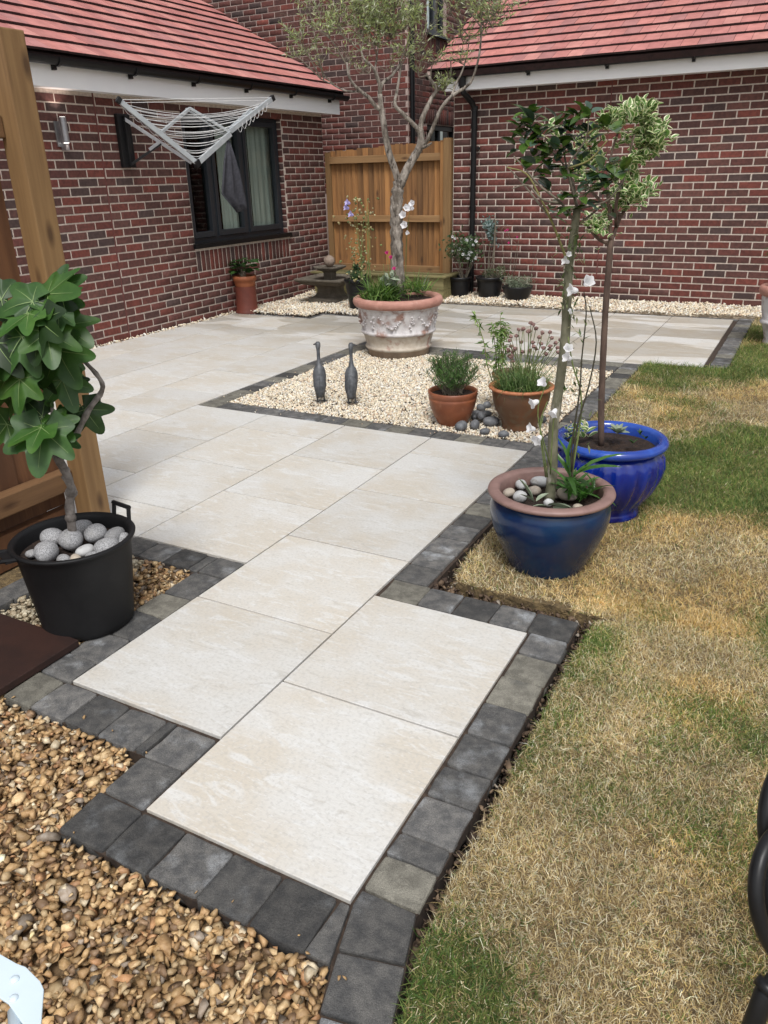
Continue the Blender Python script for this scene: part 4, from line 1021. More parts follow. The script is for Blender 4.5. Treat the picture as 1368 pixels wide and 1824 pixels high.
def basis(p, d, up, s):
    d = Vector(tuple(d)).normalized(); up = Vector(tuple(up)); x = d.cross(up)
    if x.length < 1e-4: x = Vector((1, 0, 0))
    x.normalize(); z = x.cross(d)
    return Matrix.Translation(Vector(tuple(p))) @ Matrix((x, d, z)).transposed().to_4x4() @ Matrix.Scale(s, 4)
def put_leaf(me, parent, p, d, s, up=None, wide=1.0):
    up = up or Vector((rnd.uniform(-.35, .35), rnd.uniform(-.35, .35), 1))
    return inst('leaf', me, parent, basis(p, d, up, s) @ Matrix.Diagonal((wide, 1, 1, 1)))
def rv(s=1.0): return Vector((rnd.uniform(-s, s), rnd.uniform(-s, s), rnd.uniform(-s, s)))
def curve_pts(a, b_, sag=0.0, n=8, wob=0.0):
    a = Vector(tuple(a)); b_ = Vector(tuple(b_)); out = []
    for i in range(n+1):
        t = i/n; p = a.lerp(b_, t); p.z -= sag*4*t*(1-t)
        if 0 < i < n: p += rv(wob)
        out.append(p)
    return out
def smooth_path(pts, n=4):
    """Catmull-Rom through pts"""
    P = [Vector(tuple(p)) for p in pts]; P = [P[0]*2-P[1]] + P + [P[-1]*2-P[-2]]; out = []
    for i in range(1, len(P)-2):
        for k in range(n):
            t = k/n; a, b_, c, d = P[i-1], P[i], P[i+1], P[i+2]
            out.append(.5*((2*b_)+(c-a)*t+(2*a-5*b_+4*c-d)*t*t+(3*b_-a-3*c+d)*t**3))
    out.append(P[-2]); return out
def taper(r0, r1, n, p=1.0): return [r0+(r1-r0)*(i/(n-1))**p for i in range(n)]
def sway(pts, r0, r1, mb, seg=7, n=4, jit=.0):
    q = smooth_path(pts, n); mb.tube(q, taper(r0, r1, len(q)), seg, jit=jit); return q
PEB = pebble_variants(10, 3, .0, .8, seed=5)
def stone_mesh(k, mat):
    g2 = random.Random(k); V = IV3.copy(); 
    V *= np.array([g2.uniform(1.0, 1.25), g2.uniform(.82, 1.0), g2.uniform(.68, .85)])
    ph = g2.uniform(0, 6); V *= (1+.05*np.sin(V[:, :1]*3+ph)+.04*np.cos(V[:, 1:2]*4+ph))
    me = bpy.data.meshes.new('stone'); me.from_pydata([tuple(v) for v in V], [], IF3); me.materials.append(mat); me.polygons.foreach_set('use_smooth', [True]*len(IF3)); return me
def put_stone(name, p, r, mat, label, cat, group, k):
    me = stone_mesh(k, mat); m = Matrix.Translation(Vector(tuple(p))) @ Matrix.Rotation(rnd.uniform(0, 6.28), 4, 'Z') @ Matrix.Rotation(rnd.uniform(-.3, .3), 4, 'X') @ Matrix.Scale(r, 4)
    o = inst(name, me, None, m); tag(o, label, cat, group); return o
def bell(mb, p, d, s, mi=0, closed=.0):
    """five-lobed bell flower opening along d"""
    B = basis(p, d, (0, 0, 1), s); V = []; F = []; n = 20; prof = [(.06, 0), (.22, .12), (.30, .35), (.33, .62), (.50-closed*.2, .86), (.62-closed*.35, .98)]
    for i, (r, h) in enumerate(prof):
        for k in range(n):
            th = 2*math.pi*k/n; lobe = .5+.5*math.cos(5*th); f_ = 1 + (.22*(lobe-.5) if i >= 4 else 0)
            hh = h + (.12*(lobe-.7) if i == 5 else 0)
            V.append(tuple(B @ Vector((r*f_*math.cos(th), hh, r*f_*math.sin(th)))))
    for i in range(len(prof)-1):
        for k in range(n): F.append((i*n+k, i*n+(k+1) % n, (i+1)*n+(k+1) % n, (i+1)*n+k))
    mb.add(V, F, mi)
def flower(parent, p, d, s, mat, name='flower'):
    mb = MB(); bell(mb, p, d, s); return mb.build(name, mat, parent, smooth=True)

# ---------------------------------------------------------------- navy pot with broad-leaved standard
PN = np.array([.505, 1.735])
pn = root('glazed_pot', (PN[0], PN[1], 0), 'navy blue glazed pot with a wide plum coloured rim, nearest on the lawn', 'pot')
prof = [(.0, .0), (.145, .0), (.150, .010), (.168, .05), (.198, .115), (.220, .175), (.231, .225), (.232, .26), (.222, .29), (.208, .305)]
MB().lathe([(r, z) for r, z in prof], (PN[0], PN[1], 0), 64).build('body', M_navy, pn, smooth=True)
MB().lathe([(.206, .303), (.228, .306), (.240, .311), (.244, .319), (.241, .326), (.230, .330), (.212, .331), (.200, .328), (.196, .318), (.194, .26)], (PN[0], PN[1], 0), 64).build('rim', M_navy_rim, pn, smooth=True)
MB().disc(PN, .192, .268, 40, bump=.006, rings=8).build('soil', M_soil, pn)
gp_lab = [('pale round pebble at the back of the navy pot, left of the trunk', (945, 843), .030, 3, 0), ('large smooth pale pebble touching the trunk in the navy pot', (962, 857), .036, 3, 0), ('whitish lumpy pebble beside the felted leaves in the navy pot', (925, 860), .030, 3, 0),
          ('cream pink pebble at the left rim of the navy pot', (896, 873), .027, 2, 0), ('grey brown pebble low at the left in the navy pot', (926, 882), .030, 3, 0), ('flat buff pebble in front of the trunk in the navy pot', (952, 872), .030, 2, 0),
          ('tall pointed grey brown stone in the navy pot, right of the trunk', (1010, 884), .036, 2, .012), ('small brown pebble at the front right rim of the navy pot', (1029, 900), .022, 2, 0), ('small white pebble at the front of the navy pot', (977, 891), .021, 3, 0),
          ('reddish brown pebble just behind the pointed stone in the navy pot', (992, 878), .020, 2, 0), ('white pebble under the front felted leaf in the navy pot', (998, 905), .018, 3, 0)]
for k, (lb, px, r, mt, dz) in enumerate(gp_lab):
    q = ground(px[0], px[1], .295)
    d2 = np.array(q[:2])-PN; l = np.linalg.norm(d2)
    if l > .165: q[:2] = PN+d2*.165/l
    put_stone('pebble', (q[0], q[1], .276+r*.45+dz), r*.92, M_pebble2 if mt == 2 else M_pebble3, lb, 'pebble', 'pebbles in the navy pot', 40+k)
HP = lambda px, py, off=0.0: hit(px, py, PN, off)
tree1 = root('standard_tree', (PN[0], PN[1], .26), 'lollipop tree with sparse broad dark glossy leaves growing in the navy pot', 'tree')
mb = MB(); tr = [HP(979, 888), HP(984, 830), HP(986, 760), HP(996, 690), HP(1006, 610), HP(1010, 540), HP(1014, 470), HP(1022, 420), HP(1028, 372)]
tr[0][2] = .262
sway(tr, .0205, .0130, mb, 10, jit=.06)
trunk = mb.build('trunk', M_bark_g, tree1, smooth=True)
def limb(parent, pts, r0, r1, mat, name='branch', seg=6):
    mb = MB(); q = sway(pts, r0, r1, mb, seg, 4); mb.build(name, mat, parent, smooth=True); return q
B1 = [[(1026, 400, 0), (1000, 362, -.03), (960, 330, -.05), (935, 300, -.05), (915, 278, -.05)],
      [(1012, 470, 0), (985, 400, -.04), (962, 352, -.06), (938, 310, -.06), (903, 298, -.07)],
      [(985, 395, -.04), (950, 350, -.05), (925, 320, -.02), (902, 295, 0)],
      [(1028, 372, 0), (1022, 330, .03), (1005, 295, .05), (975, 262, .05), (952, 240, .05), (938, 205, .05)],
      [(1028, 372, 0), (1012, 300, -.02), (1030, 270, -.03), (1046, 240, -.03), (1048, 205, -.03)],
      [(1028, 385, 0), (1045, 345, .04), (1068, 330, .06), (1075, 300, .08)],
      [(1028, 372, 0), (1060, 365, -.05), (1085, 355, -.08), (1108, 325, -.1)],
      [(1030, 400, .0), (1070, 368, .02), (1090, 340, .03)],
      [(1000, 362, -.03), (965, 355, -.08), (940, 330, -.1), (912, 336, -.12)],
      [(1022, 330, .03), (1010, 300, .06), (1004, 265, .08), (1000, 225, .09)],
      [(1012, 300, -.02), (1050, 285, -.05), (1082, 250, -.06)],
      [(1046, 240, -.03), (1068, 225, -.02), (1084, 232, 0)],
      [(975, 262, .05), (955, 268, .07), (932, 262, .08)]]
for b_ in B1: limb(tree1, [HP(*q) for q in b_], .0044, .0020, M_twig_y if rnd.random() < .25 else M_twig)
clumps = [((925, 225), .04, 6), ((955, 255), .02, 6), ((985, 225), .0, 6), ((1030, 210), .0, 6), ((1020, 250), .03, 5), ((990, 285), .03, 6), ((1050, 265), .02, 5), ((950, 320), .0, 5), ((1010, 380), .02, 5), ((1055, 330), .04, 6), ((1095, 295), .03, 5), ((1020, 225), .02, 6), ((950, 240), .05, 6), ((1010, 318), .0, 5), ((1040, 325), -.05, 5), ((970, 280), .05, 5), ((1000, 350), .0, 4), ((940, 205), .05, 8), ((948, 222), .03, 8), ((935, 250), .03, 8), ((945, 285), .0, 6), ((925, 262), .08, 4), ((1048, 205), -.03, 8), ((1000, 222), .06, 9), ((1002, 240), .08, 6), ((980, 258), .04, 6), ((1075, 300), .06, 6),
          ((1090, 318), -.02, 9), ((1105, 310), -.06, 4), ((1062, 312), .0, 6), ((1030, 345), -.08, 5), ((1065, 345), -.04, 6), ((1085, 232), 0, 6), ((1060, 225), -.02, 5), ((995, 265), -.02, 5), ((975, 300), 0, 4), ((955, 300), -.06, 4), ((980, 345), .03, 4), ((1045, 365), -.02, 5), ((1075, 375), -.06, 4), ((1035, 300), .05, 5), ((985, 380), -.04, 4), ((1015, 270), .05, 5)]
for (px, py), off, n in clumps:
    c = Vector(tuple(HP(px, py, off)))
    for k in range(n):
        a = rnd.uniform(0, 6.28); e = rnd.uniform(-.5, .9); d = Vector((math.cos(a)*math.cos(e), math.sin(a)*math.cos(e), math.sin(e)))
        put_leaf(LF_holb if rnd.random() < .28 else LF_hol, tree1, c+d*.006+rv(.012), d, rnd.uniform(.042, .068), wide=rnd.uniform(.9, 1.25))
# climber tangled round the upper trunk
tw = root('bellflower', (PN[0], PN[1], .27), 'tall leggy bellflower with white bells leaning over the rim of the navy pot', 'flower plant')
for pts in ([(1020, 860, -.05), (1018, 800, -.05), (1032, 700, -.04), (1036, 640, -.03), (1044, 560, -.03), (1040, 520, -.03)], [(1018, 840, -.05), (1028, 760, -.06), (1048, 690, -.04), (1062, 610, -.03), (1050, 545, -.03)],
            [(1018, 850, -.05), (1036, 720, -.02), (1020, 650, -.04), (1012, 600, -.05)]):
    limb(tw, [HP(*q) for q in pts], .0042, .002, M_stem_d if rnd.random() < .6 else M_stem, 'stem', 5)
for pts in ([(975, 850, -.10), (968, 800, -.12), (962, 770, -.13), (968, 740, -.12)], [(972, 850, -.10), (962, 760, -.13), (975, 715, -.12)], [(980, 845, -.09), (985, 760, -.11), (990, 728, -.12)], [(980, 830, -.09), (958, 740, -.13), (970, 690, -.12)]):
    limb(tw, [HP(*q) for q in pts], .0028, .0015, M_stem, 'stem', 5)
for px, py, s, off, d in ((1030, 518, .034, -.05, (-.6, -.5, .1)), (1042, 508, .034, -.05, (.5, -.5, .5)), (1018, 640, .030, -.06, (-.4, -.5, .3)), (1010, 626, .028, -.05, (.2, -.4, .4)), (972, 687, .030, -.12, (-.3, -.5, .5)), (960, 714, .032, -.13, (-.5, -.5, -.2)), (991, 728, .030, -.12, (-.2, -.6, -.5)),
                          (954, 765, .030, -.13, (-.5, -.4, .2)), (964, 777, .034, -.13, (-.2, -.6, -.2)), (1016, 560, .018, -.03, (.2, -.4, .8)), (1014, 468, .024, -.03, (-.5, -.5, .3)), (1010, 455, .016, -.04, (.5, -.5, .3))):
    flower(tw, HP(px, py, off), d, s*.98, M_petal)
n = 150; P_, D_ = [], []
for k in range(n):
    t = rnd.random(); py = 400+t*170; px = 1012+(1-t)*8+rnd.gauss(0, 8+6*(1-t)); P_.append(HP(px, py, rnd.uniform(-.05, .04))); D_.append(tuple(rv(1)))
for k in range(60): P_.append(HP(1030+rnd.gauss(0, 12), rnd.uniform(560, 850), rnd.uniform(-.06, .02))); D_.append(tuple(rv(1)))
lt = (np.array([(0, 0, 0), (.14, .4, .04), (0, 1, 0), (-.14, .4, .04)]), [(0, 1, 2), (0, 2, 3)])
n = len(P_); scatter('leaves', [lt], np.array(P_), frames(np.array(D_)), rng.uniform(.02, .04, n), M_green, palette(n, [(.10, .14, .05), (.17, .20, .09), (.30, .30, .18), (.06, .10, .03)], [3, 3, 1, 2]), parent=tw)
# lily-like clump and felted leaves in the navy pot
lily = root('leafy_plant', (PN[0]+.09, PN[1]+.02, .27), 'bright green strappy clump beside the trunk in the navy pot', 'plant')
for k in range(70):
    b0 = HP(1030+rnd.uniform(-28, 30), 880+rnd.uniform(-14, 12), rnd.uniform(-.05, .10)); a = rnd.uniform(0, 6.28); e = rnd.uniform(.1, 1.2)
    put_leaf(LF_lily, lily, b0, (math.cos(a)*math.cos(e), math.sin(a)*math.cos(e), math.sin(e)), rnd.uniform(.07, .12), wide=rnd.uniform(.8, 1.2))
for px, py, d, s in ((1012, 850, (.3, -.7, .2), .16), (1018, 850, (.9, -.1, .7), .19), (1022, 850, (.9, .2, 1.0), .20), (1015, 845, (-.3, .3, 1.2), .15), (1012, 830, (-.1, .1, 1.3), .14), (1018, 855, (-.6, .1, 1.0), .16)):
    put_leaf(LF_lily, lily, HP(px, py, -.02), d, s, wide=.8)
fe = root('felted_leaves', (PN[0]-.05, PN[1]-.1, .28), 'grey green felted leaves with pale edges at the front of the navy pot', 'plant')
for px, py, d, s, off in ((950, 895, (-.5, .1, .9), .11, -.12), (952, 895, (-.35, -.2, .35), .07, -.12), (975, 900, (.9, -.1, .25), .10, -.14), (985, 903, (.8, -.35, .1), .09, -.14), (975, 902, (-.6, -.3, .1), .06, -.14), (955, 893, (.3, .4, .3), .06, -.12)):
    put_leaf(LF_sage, fe, HP(px, py, off), d, s, wide=.75)

# ---------------------------------------------------------------- cobalt pot with variegated standard
PC = np.array([.585, 2.36])
pc = root('glazed_pot', (PC[0], PC[1], 0), 'bright cobalt blue ribbed pot behind the navy one on the lawn', 'pot')
def ribs(r, z, th): 
    k = math.exp(-((z-.18)/.12)**6); return r*(1+.075*k*(abs(math.sin(th*12))**.6-.55))
MB().lathe([(.0, .0), (.150, .0), (.156, .012), (.150, .03), (.146, .042), (.168, .075), (.205, .13), (.230, .19), (.240, .24), (.237, .285), (.222, .31), (.214, .318)], (PC[0], PC[1], 0), 112, mod=ribs).build('body', M_cobalt, pc, smooth=True)
MB().lathe([(.216, .322), (.232, .325), (.245, .332), (.250, .343), (.247, .356), (.236, .365), (.222, .367), (.211, .361), (.203, .35), (.200, .28)], (PC[0], PC[1], 0), 80).build('rim', M_cobalt_rim, pc, smooth=True)
MB().disc(PC, .204, .315, 40, bump=.006, rings=8).build('soil', M_soil, pc)
HC = lambda px, py, off=0.0: hit(px, py, PC, off)
tree2 = root('standard_tree', (PC[0], PC[1], .31), 'lollipop tree with cream edged variegated leaves growing in the cobalt pot', 'tree')
mb = MB(); tr = [HC(1071, 790), HC(1071, 720), HC(1074, 640), HC(1078, 560), HC(1083, 490), HC(1088, 428)]; tr[0][2] = .312
sway(tr, .0145, .0125, mb, 9, jit=.06); mb.build('trunk', M_bark_b, tree2, smooth=True)
for b_ in ([(1088, 432, 0), (1098, 405, .02), (1106, 385, .03), (1120, 360, .04), (1124, 310, .04), (1135, 280, .03), (1150, 250, 0)], [(1088, 432, 0), (1086, 380, 0), (1082, 330, -.02), (1090, 270, -.02), (1105, 225, 0)],
           [(1088, 436, 0), (1065, 425, 0), (1045, 400, .03), (1038, 385, .03)], [(1106, 385, .03), (1085, 370, .05), (1062, 350, .06), (1040, 320, .08), (1035, 280, .08)], [(1098, 405, .02), (1098, 360, -.05), (1110, 320, -.06), (1130, 240, -.05)], [(1082, 330, -.02), (1060, 300, .04), (1050, 260, .05)]):
    limb(tree2, [HC(*q) for q in b_], .0085, .0035, M_bark_b)
vc = [((1150, 205), 0, 24), ((1165, 235), 0, 22), ((1145, 245), .03, 22), ((1172, 255), 0, 14), ((1130, 205), -.03, 16), ((1100, 205), 0, 18), ((1085, 215), .03, 10), ((1150, 270), .02, 16), ((1135, 285), .0, 10), ((1050, 240), .05, 9), ((1035, 260), .06, 8), ((1060, 290), .05, 12), ((1035, 300), .05, 10), ((1050, 315), .03, 10), ((985, 235), .08, 6),
      ((1110, 300), .05, 8), ((1120, 320), .03, 8), ((1140, 345), 0, 16), ((1148, 335), .02, 8), ((1108, 345), 0, 12), ((1095, 365), .03, 9), ((1125, 365), .02, 8), ((1060, 400), .03, 12), ((1072, 412), .0, 10), ((1052, 388), .03, 6), ((1110, 225), -.03, 14), ((1120, 250), .05, 9), ((1040, 275), .08, 6)]
tot = 0
for (px, py), off, n in vc:
    c = Vector(tuple(HC(px, py, off)))
    for k in range(n):
        if tot >= 300: break
        a = rnd.uniform(0, 6.28); e = rnd.uniform(-.35, 1.2); d = Vector((math.cos(a)*math.cos(e), math.sin(a)*math.cos(e), math.sin(e)))
        put_leaf(LF_var, tree2, c+rv(.030), d, rnd.uniform(.034, .050), wide=rnd.uniform(.95, 1.3)); tot += 1
# the smaller inner leaves of the variegated crown, massed
vv = np.array([v.co for v in LF_var.vertices]); vf = [tuple(p.vertices) for p in LF_var.polygons]; vm = [p.material_index for p in LF_var.polygons]
P_ = []
for (px, py), off, n in vc:
    for k in range(int(n*2.6)): P_.append(HC(px+rnd.gauss(0, 11), py+rnd.gauss(0, 10), off+rnd.gauss(0, .03)))
P_ = np.array(P_); n = len(P_); D_ = rng.normal(size=(n, 3)); D_[:, 2] = np.abs(D_[:, 2])
M_var2 = [M_var, M_cream]
scatter('leaf', [(vv, vf, vm)], P_, frames(D_, rng.normal(0, .4, (n, 3))+[0, 0, 1]), rng.uniform(.026, .042, n), M_var2, None, parent=tree2, smooth=True)
ho = root('small_hosta', (PC[0]-.12, PC[1], .32), 'small pale edged leafy plant at the left inside the cobalt pot', 'plant')
for k in range(34): put_leaf(LF_var, ho, HC(1020+rnd.uniform(-20, 30), 770+rnd.uniform(-10, 10), rnd.uniform(-.04, .10)), (rnd.uniform(-1, 1), rnd.uniform(-1, .4), rnd.uniform(.1, .8)), rnd.uniform(.03, .055))
se = root('small_rosette', (PC[0]+.09, PC[1], .32), 'small grey green rosette on the dark soil of the cobalt pot', 'plant')
for k in range(13): a = k*2.4; put_leaf(LF_sage, se, HC(1100, 772, .02), (math.cos(a), math.sin(a), .35+k*.09), .055, wide=.8)
for px, py in ((1140, 775), (1128, 790), (1150, 782)):
    for k in range(3): put_leaf(LF_grn, se, HC(px, py, -.06), (rnd.uniform(-1, 1), rnd.uniform(-1, 1), .8), .03, wide=.7)

# ---------------------------------------------------------------- white washed urn with olive tree
PU = np.array([-1.90, 5.13]); zU = .0
ur = root('garden_urn', (PU[0], PU[1], 0), 'large limewashed terracotta urn with garland relief holding the olive tree', 'urn')
MB().lathe([(.0, -.02), (.268, -.02), (.272, .045), (.276, .05)], (PU[0], PU[1], 0), 64).build('foot', M_urnfoot, ur, smooth=True)
MB().lathe([(.276, .048), (.290, .055), (.295, .068), (.291, .080), (.283, .085), (.296, .13), (.308, .175), (.312, .185)], (PU[0], PU[1], 0), 80).build('lower_body', M_limewash2, ur, smooth=True)
MB().lathe([(.310, .183), (.326, .190), (.330, .202), (.326, .214), (.317, .219), (.328, .28), (.341, .35), (.350, .395), (.352, .402), (.362, .405), (.366, .412), (.360, .42)], (PU[0], PU[1], 0), 96, mod=lambda r, z, th: r*(1+.003*math.sin(th*13+z*40))).build('upper_body', M_limewash, ur, smooth=True)
MB().lathe([(.355, .412), (.378, .420), (.388, .437), (.392, .458), (.386, .478), (.370, .490), (.345, .492), (.322, .485), (.315, .47), (.312, .40)], (PU[0], PU[1], 0), 96, mod=lambda r, z, th: r*(1+.004*math.sin(th*9)+.003*math.sin(th*23))).build('rim', M_urn_rim, ur, smooth=True)
MB().disc(PU, .318, .455, 40, bump=.01, rings=8).build('soil', M_soil, ur)
mb = MB()
def on_urn(th, z, out=.0): r = .317+(z-.219)*.187+out; return Vector((PU[0]+r*math.cos(th), PU[1]+r*math.sin(th), z))
for j in range(6):
    th0 = j*math.pi/3+.22-1.5
    for k in range(15):
        t = k/14-.5; th = th0+t*.62; z = .285+.30*t*t*1.0; z = .268+.34*t*t
        c = on_urn(th, z, .002)
        for q in range(3):
            cc = c+rv(.012)-(c-Vector((PU[0], PU[1], c.z))).normalized()*.004; r = .0105*(1.15-abs(t))
            mb.add([tuple(cc+Vector(tuple(v))*r) for v in IV], IF)
    for k in range(9):                                           # little hanging mask between the garlands
        th = th0+math.pi/6; cc = on_urn(th+rnd.uniform(-.07, .07), .30+rnd.uniform(-.055, .05), .0); mb.add([tuple(cc+Vector(tuple(v))*.012) for v in IV], IF)
mb.build('garland', M_limewash, ur, smooth=True)['kind'] = 'stuff'

HU = lambda px, py, off=0.0: hit(px, py, (-1.95, 5.25), off)
ol = root('olive_tree', (-1.98, 5.25, .45), 'airy olive tree with forked grey trunk growing in the limewashed urn', 'tree')
mb = MB(); s = 2.974
def OP(x, y, off=0.0): return HU(500+x/s, y/s, off)
q0 = [OP(620, 1560), OP(618, 1400), OP(614, 1250), OP(612, 1120), OP(618, 1020), OP(632, 950)]; q0[0][2] = .44
q = smooth_path(q0, 6); rad = [ (.057-.010*i/(len(q)-1))*(1+.09*math.sin(i*2.1)+rnd.uniform(-.05, .05)) for i in range(len(q))]; rad[-2] *= 1.12; rad[-1] *= 1.05
mb.tube(q, rad, 14, jit=.10)
limbs = {}
def OL(key, pts, r0, r1, seg=8):
    P = [OP(*p) for p in pts]; q = smooth_path(P, 4); mb.tube(q, taper(r0*.80, r1*.80, len(q)), seg, jit=.05); limbs[key] = q; return q
OL('L', [(630, 985, 0), (610, 915, -.02), (580, 830, -.04), (558, 740, -.05), (545, 650, -.05), (533, 580, -.05), (525, 500, -.04)], .040, .026)
OL('L1', [(530, 580, -.05), (500, 560, -.08), (465, 515, -.12), (420, 480, -.14), (385, 445, -.16), (360, 400, -.18), (350, 330, -.18)], .024, .010)
OL('L1b', [(420, 485, -.14), (340, 480, -.1), (270, 445, -.05), (215, 420, 0)], .010, .005)
OL('L2', [(525, 500, -.04), (540, 440, 0), (590, 400, .05), (630, 340, .1), (655, 260, .12)], .020, .008)
OL('L3', [(525, 500, -.04), (520, 430, -.08), (490, 360, -.1), (440, 310, -.12), (420, 240, -.1)], .020, .008)
OL('L4', [(520, 440, -.06), (500, 380, 0), (510, 300, .05), (520, 200, .05)], .014, .006)
OL('R', [(635, 975, 0), (670, 895, .02), (705, 835, .03), (735, 780, .04), (745, 720, .04), (735, 690, .04)], .046, .034, 10)
OL('R1', [(740, 700, .04), (700, 655, .0), (645, 600, -.03), (605, 555, -.05), (615, 490, -.05), (628, 410, -.04), (640, 340, -.02)], .026, .010)
OL('R2', [(740, 720, .04), (745, 645, .06), (775, 570, .08), (800, 520, .10), (825, 475, .10), (800, 430, .08), (770, 390, .06)], .030, .012)
OL('R3', [(735, 785, .04), (775, 745, .0), (805, 680, -.04), (850, 575, -.06), (905, 510, -.08), (980, 460, -.1), (1015, 420, -.1), (1050, 300, -.12), (1062, 180, -.1), (1065, 60, -.1)], .024, .007)
OL('R4', [(905, 510, -.08), (930, 440, -.02), (960, 380, 0), (985, 300, .02), (1000, 200, .02)], .012, .005)
OL('R5', [(825, 475, .1), (870, 470, .12), (900, 400, .14), (900, 300, .16)], .011, .005)
OL('stub', [(735, 785, .04), (770, 775, .0), (800, 757, -.03)], .022, .009)
olt = mb.build('trunk', M_bark_o, ol, smooth=True)
tips = {k: v for k, v in limbs.items() if k not in ('stub',)}
allp = [(p, k) for k, v in tips.items() for p in v[len(v)//3:]]
oc = [(90, 200, .0, .22, 1.0), (60, 290, 0, .12, .3), (190, 60, .05, .30, 1.2), (230, 180, -.1, .28, .9), (300, 60, 0, .3, 1.3), (400, 60, -.1, .32, 1.7), (420, 170, 0, .30, 1.6), (520, 120, .1, .34, 1.9), (490, 230, 0, .24, 1.2), (600, 60, 0, .32, 1.7), (600, 200, .1, .30, 1.5), (690, 120, .1, .32, 1.6), (650, 290, -.1, .24, .9), (750, 60, .1, .30, 1.2), (760, 200, .0, .28, .9), (740, 330, .05, .2, .4), (830, 330, 0, .25, .4),
      (880, 90, 0, .28, 1.0), (950, 180, -.05, .28, 1.1), (1050, 90, -.1, .30, 1.3), (1150, 60, -.1, .26, .9), (1120, 150, -.1, .24, .8), (1220, 30, -.1, .2, .6), (330, 320, -.15, .26, .25), (420, 390, -.1, .2, .15), (200, 330, -.1, .24, .2), (560, 380, 0, .22, .15), (860, 430, .08, .12, .5), (820, 470, .1, .1, .4), (950, 330, 0, .22, .3),
      (300, -120, 0, .35, 1.2), (480, -150, 0, .38, 1.5), (680, -140, 0, .38, 1.5), (880, -120, 0, .35, 1.2), (1060, -90, -.1, .3, 1.0), (140, -60, 0, .3, .7), (560, -300, 0, .35, 1), (780, -280, 0, .3, .8)]
tb = MB(); LP, LD = [], []
for x, y, off, r, dens in oc:
    dens *= .62
    c = Vector(tuple(OP(x, y, off)))
    cands = sorted(allp, key=lambda a: (a[0]-c).length)[:6]; src = rnd.choice(cands)[0]
    mid = src.lerp(c, .5)+rv(.06); path = smooth_path([src, mid, c], 4); tb.tube(path, taper(.0055, .0028, len(path)), 5)
    for k in range(int(15+7*dens)):
        st = path[rnd.randrange(len(path)//2, len(path))]; d = rv(1); d.z = abs(d.z)*.8+.25; d.normalize(); L_ = r*rnd.uniform(.5, 1.15)
        en = st+d*L_; m_ = st.lerp(en, .5)+rv(.03); tw_ = smooth_path([st, m_, en], 3); tb.tube(tw_, taper(.0022, .0009, len(tw_)), 3, cap=False)
        if rnd.random() < min(1, .45+dens*.45):
            nl = int(17*dens**.5)
            for j in range(nl):
                t = .25+.75*j/nl; i0 = min(int(t*(len(tw_)-1)), len(tw_)-2); p = tw_[i0].lerp(tw_[i0+1], t*(len(tw_)-1)-i0)
                LP.append(tuple(p)); e = rv(1); dd = (d*.7+e*.9).normalized(); LD.append(tuple(dd))
tb.build('twigs', M_twig, ol)['kind'] = 'stuff'
lt = (np.array([(0, 0, 0), (.11, .45, .03), (0, 1, -.03), (-.11, .45, .03)]), [(0, 1, 2), (0, 2, 3)])
LP = np.array(LP); n = len(LP); 
scatter('foliage', [lt], LP, frames(np.array(LD), rng.normal(0, 1, (n, 3))), rng.uniform(.030, .054, n), M_olive, palette(n, [(.33, .40, .17), (.44, .49, .28), (.22, .28, .12), (.54, .57, .42), (.46, .53, .20)], [4, 3, 2.4, 1.4, 2], .15), parent=ol)

# underplanting in the urn
def tuft(parent, base_fn, n, h, spread, cols, wcols, width=.06, name='leaves', lean=.5):
    P_ = np.array([base_fn() for _ in range(n)]); D = rng.normal(0, lean, (n, 3)); D[:, 2] = 1
    sc = np.stack([rng.uniform(.7, 1.3, n)*h*width/.05*.6, rng.uniform(.6, 1.2, n)*h, rng.uniform(.6, 1.2, n)*h], 1)
    return scatter(name, BL, P_, quats(n, lean), sc, M_green, palette(n, cols, wcols, .15), parent=parent)
GC = [(.10, .19, .04), (.16, .26, .06), (.06, .12, .03), (.24, .32, .12)]
def ring_pt(c, r, z, a0=0, a1=6.283):
    a = rnd.uniform(a0, a1); rr = r*math.sqrt(rnd.random()); return (c[0]+rr*math.cos(a), c[1]+rr*math.sin(a), z)
up1 = root('leafy_plant', (PU[0]-.18, PU[1], .46), 'dense grassy green plants filling the left half of the urn', 'plant')
tuft(up1, lambda: (PU[0]-.14+rnd.gauss(0, .06), PU[1]-.03+rnd.gauss(0, .09), .455), 520, .24, .1, GC, [4, 3, 2, 1], width=.07, lean=.45)
up2 = root('bellflower', (PU[0]-.17, PU[1]+.05, .46), 'tall wispy bellflower with lilac and seed heads at the left of the urn', 'flower plant')
for k in range(9):
    bx = 655+rnd.uniform(-14, 16); tx = 632+rnd.uniform(-10, 32); ty = rnd.uniform(350, 420)
    q = limb(up2, [HU(bx, 505, .0), HU((bx+tx)/2+rnd.uniform(-5, 5), (505+ty)/2, 0), HU(tx, ty, 0)], .0035, .0018, M_stem, 'stem', 4)
P_, D_ = [], []
for k in range(150): P_.append(HU(640+rnd.gauss(0, 14), rnd.uniform(350, 500), rnd.uniform(-.04, .04))); D_.append(tuple(rv(1)))
scatter('seed_heads', [(IV*np.array([1, 1, 1.5])*.35, IF)], np.array(P_), quats(len(P_)), rng.uniform(.018, .032, len(P_)), M_green, palette(len(P_), [(.42, .36, .18), (.50, .46, .28), (.22, .26, .10)], [3, 2, 2]), parent=up2)
for px, py in ((624, 363), (630, 384), (622, 372)): flower(up2, HU(px, py, -.05), (-.4, -.6, .3), .042, M_petal_l)
up3 = root('bellflower', (PU[0]+.06, PU[1]+.02, .46), 'slender bellflower with white blooms just right of the olive trunk', 'flower plant')
limb(up3, [HU(722, 505, 0), HU(724, 430, 0), HU(728, 390, 0), HU(731, 368, 0)], .003, .0018, M_stem, 'stem', 4)
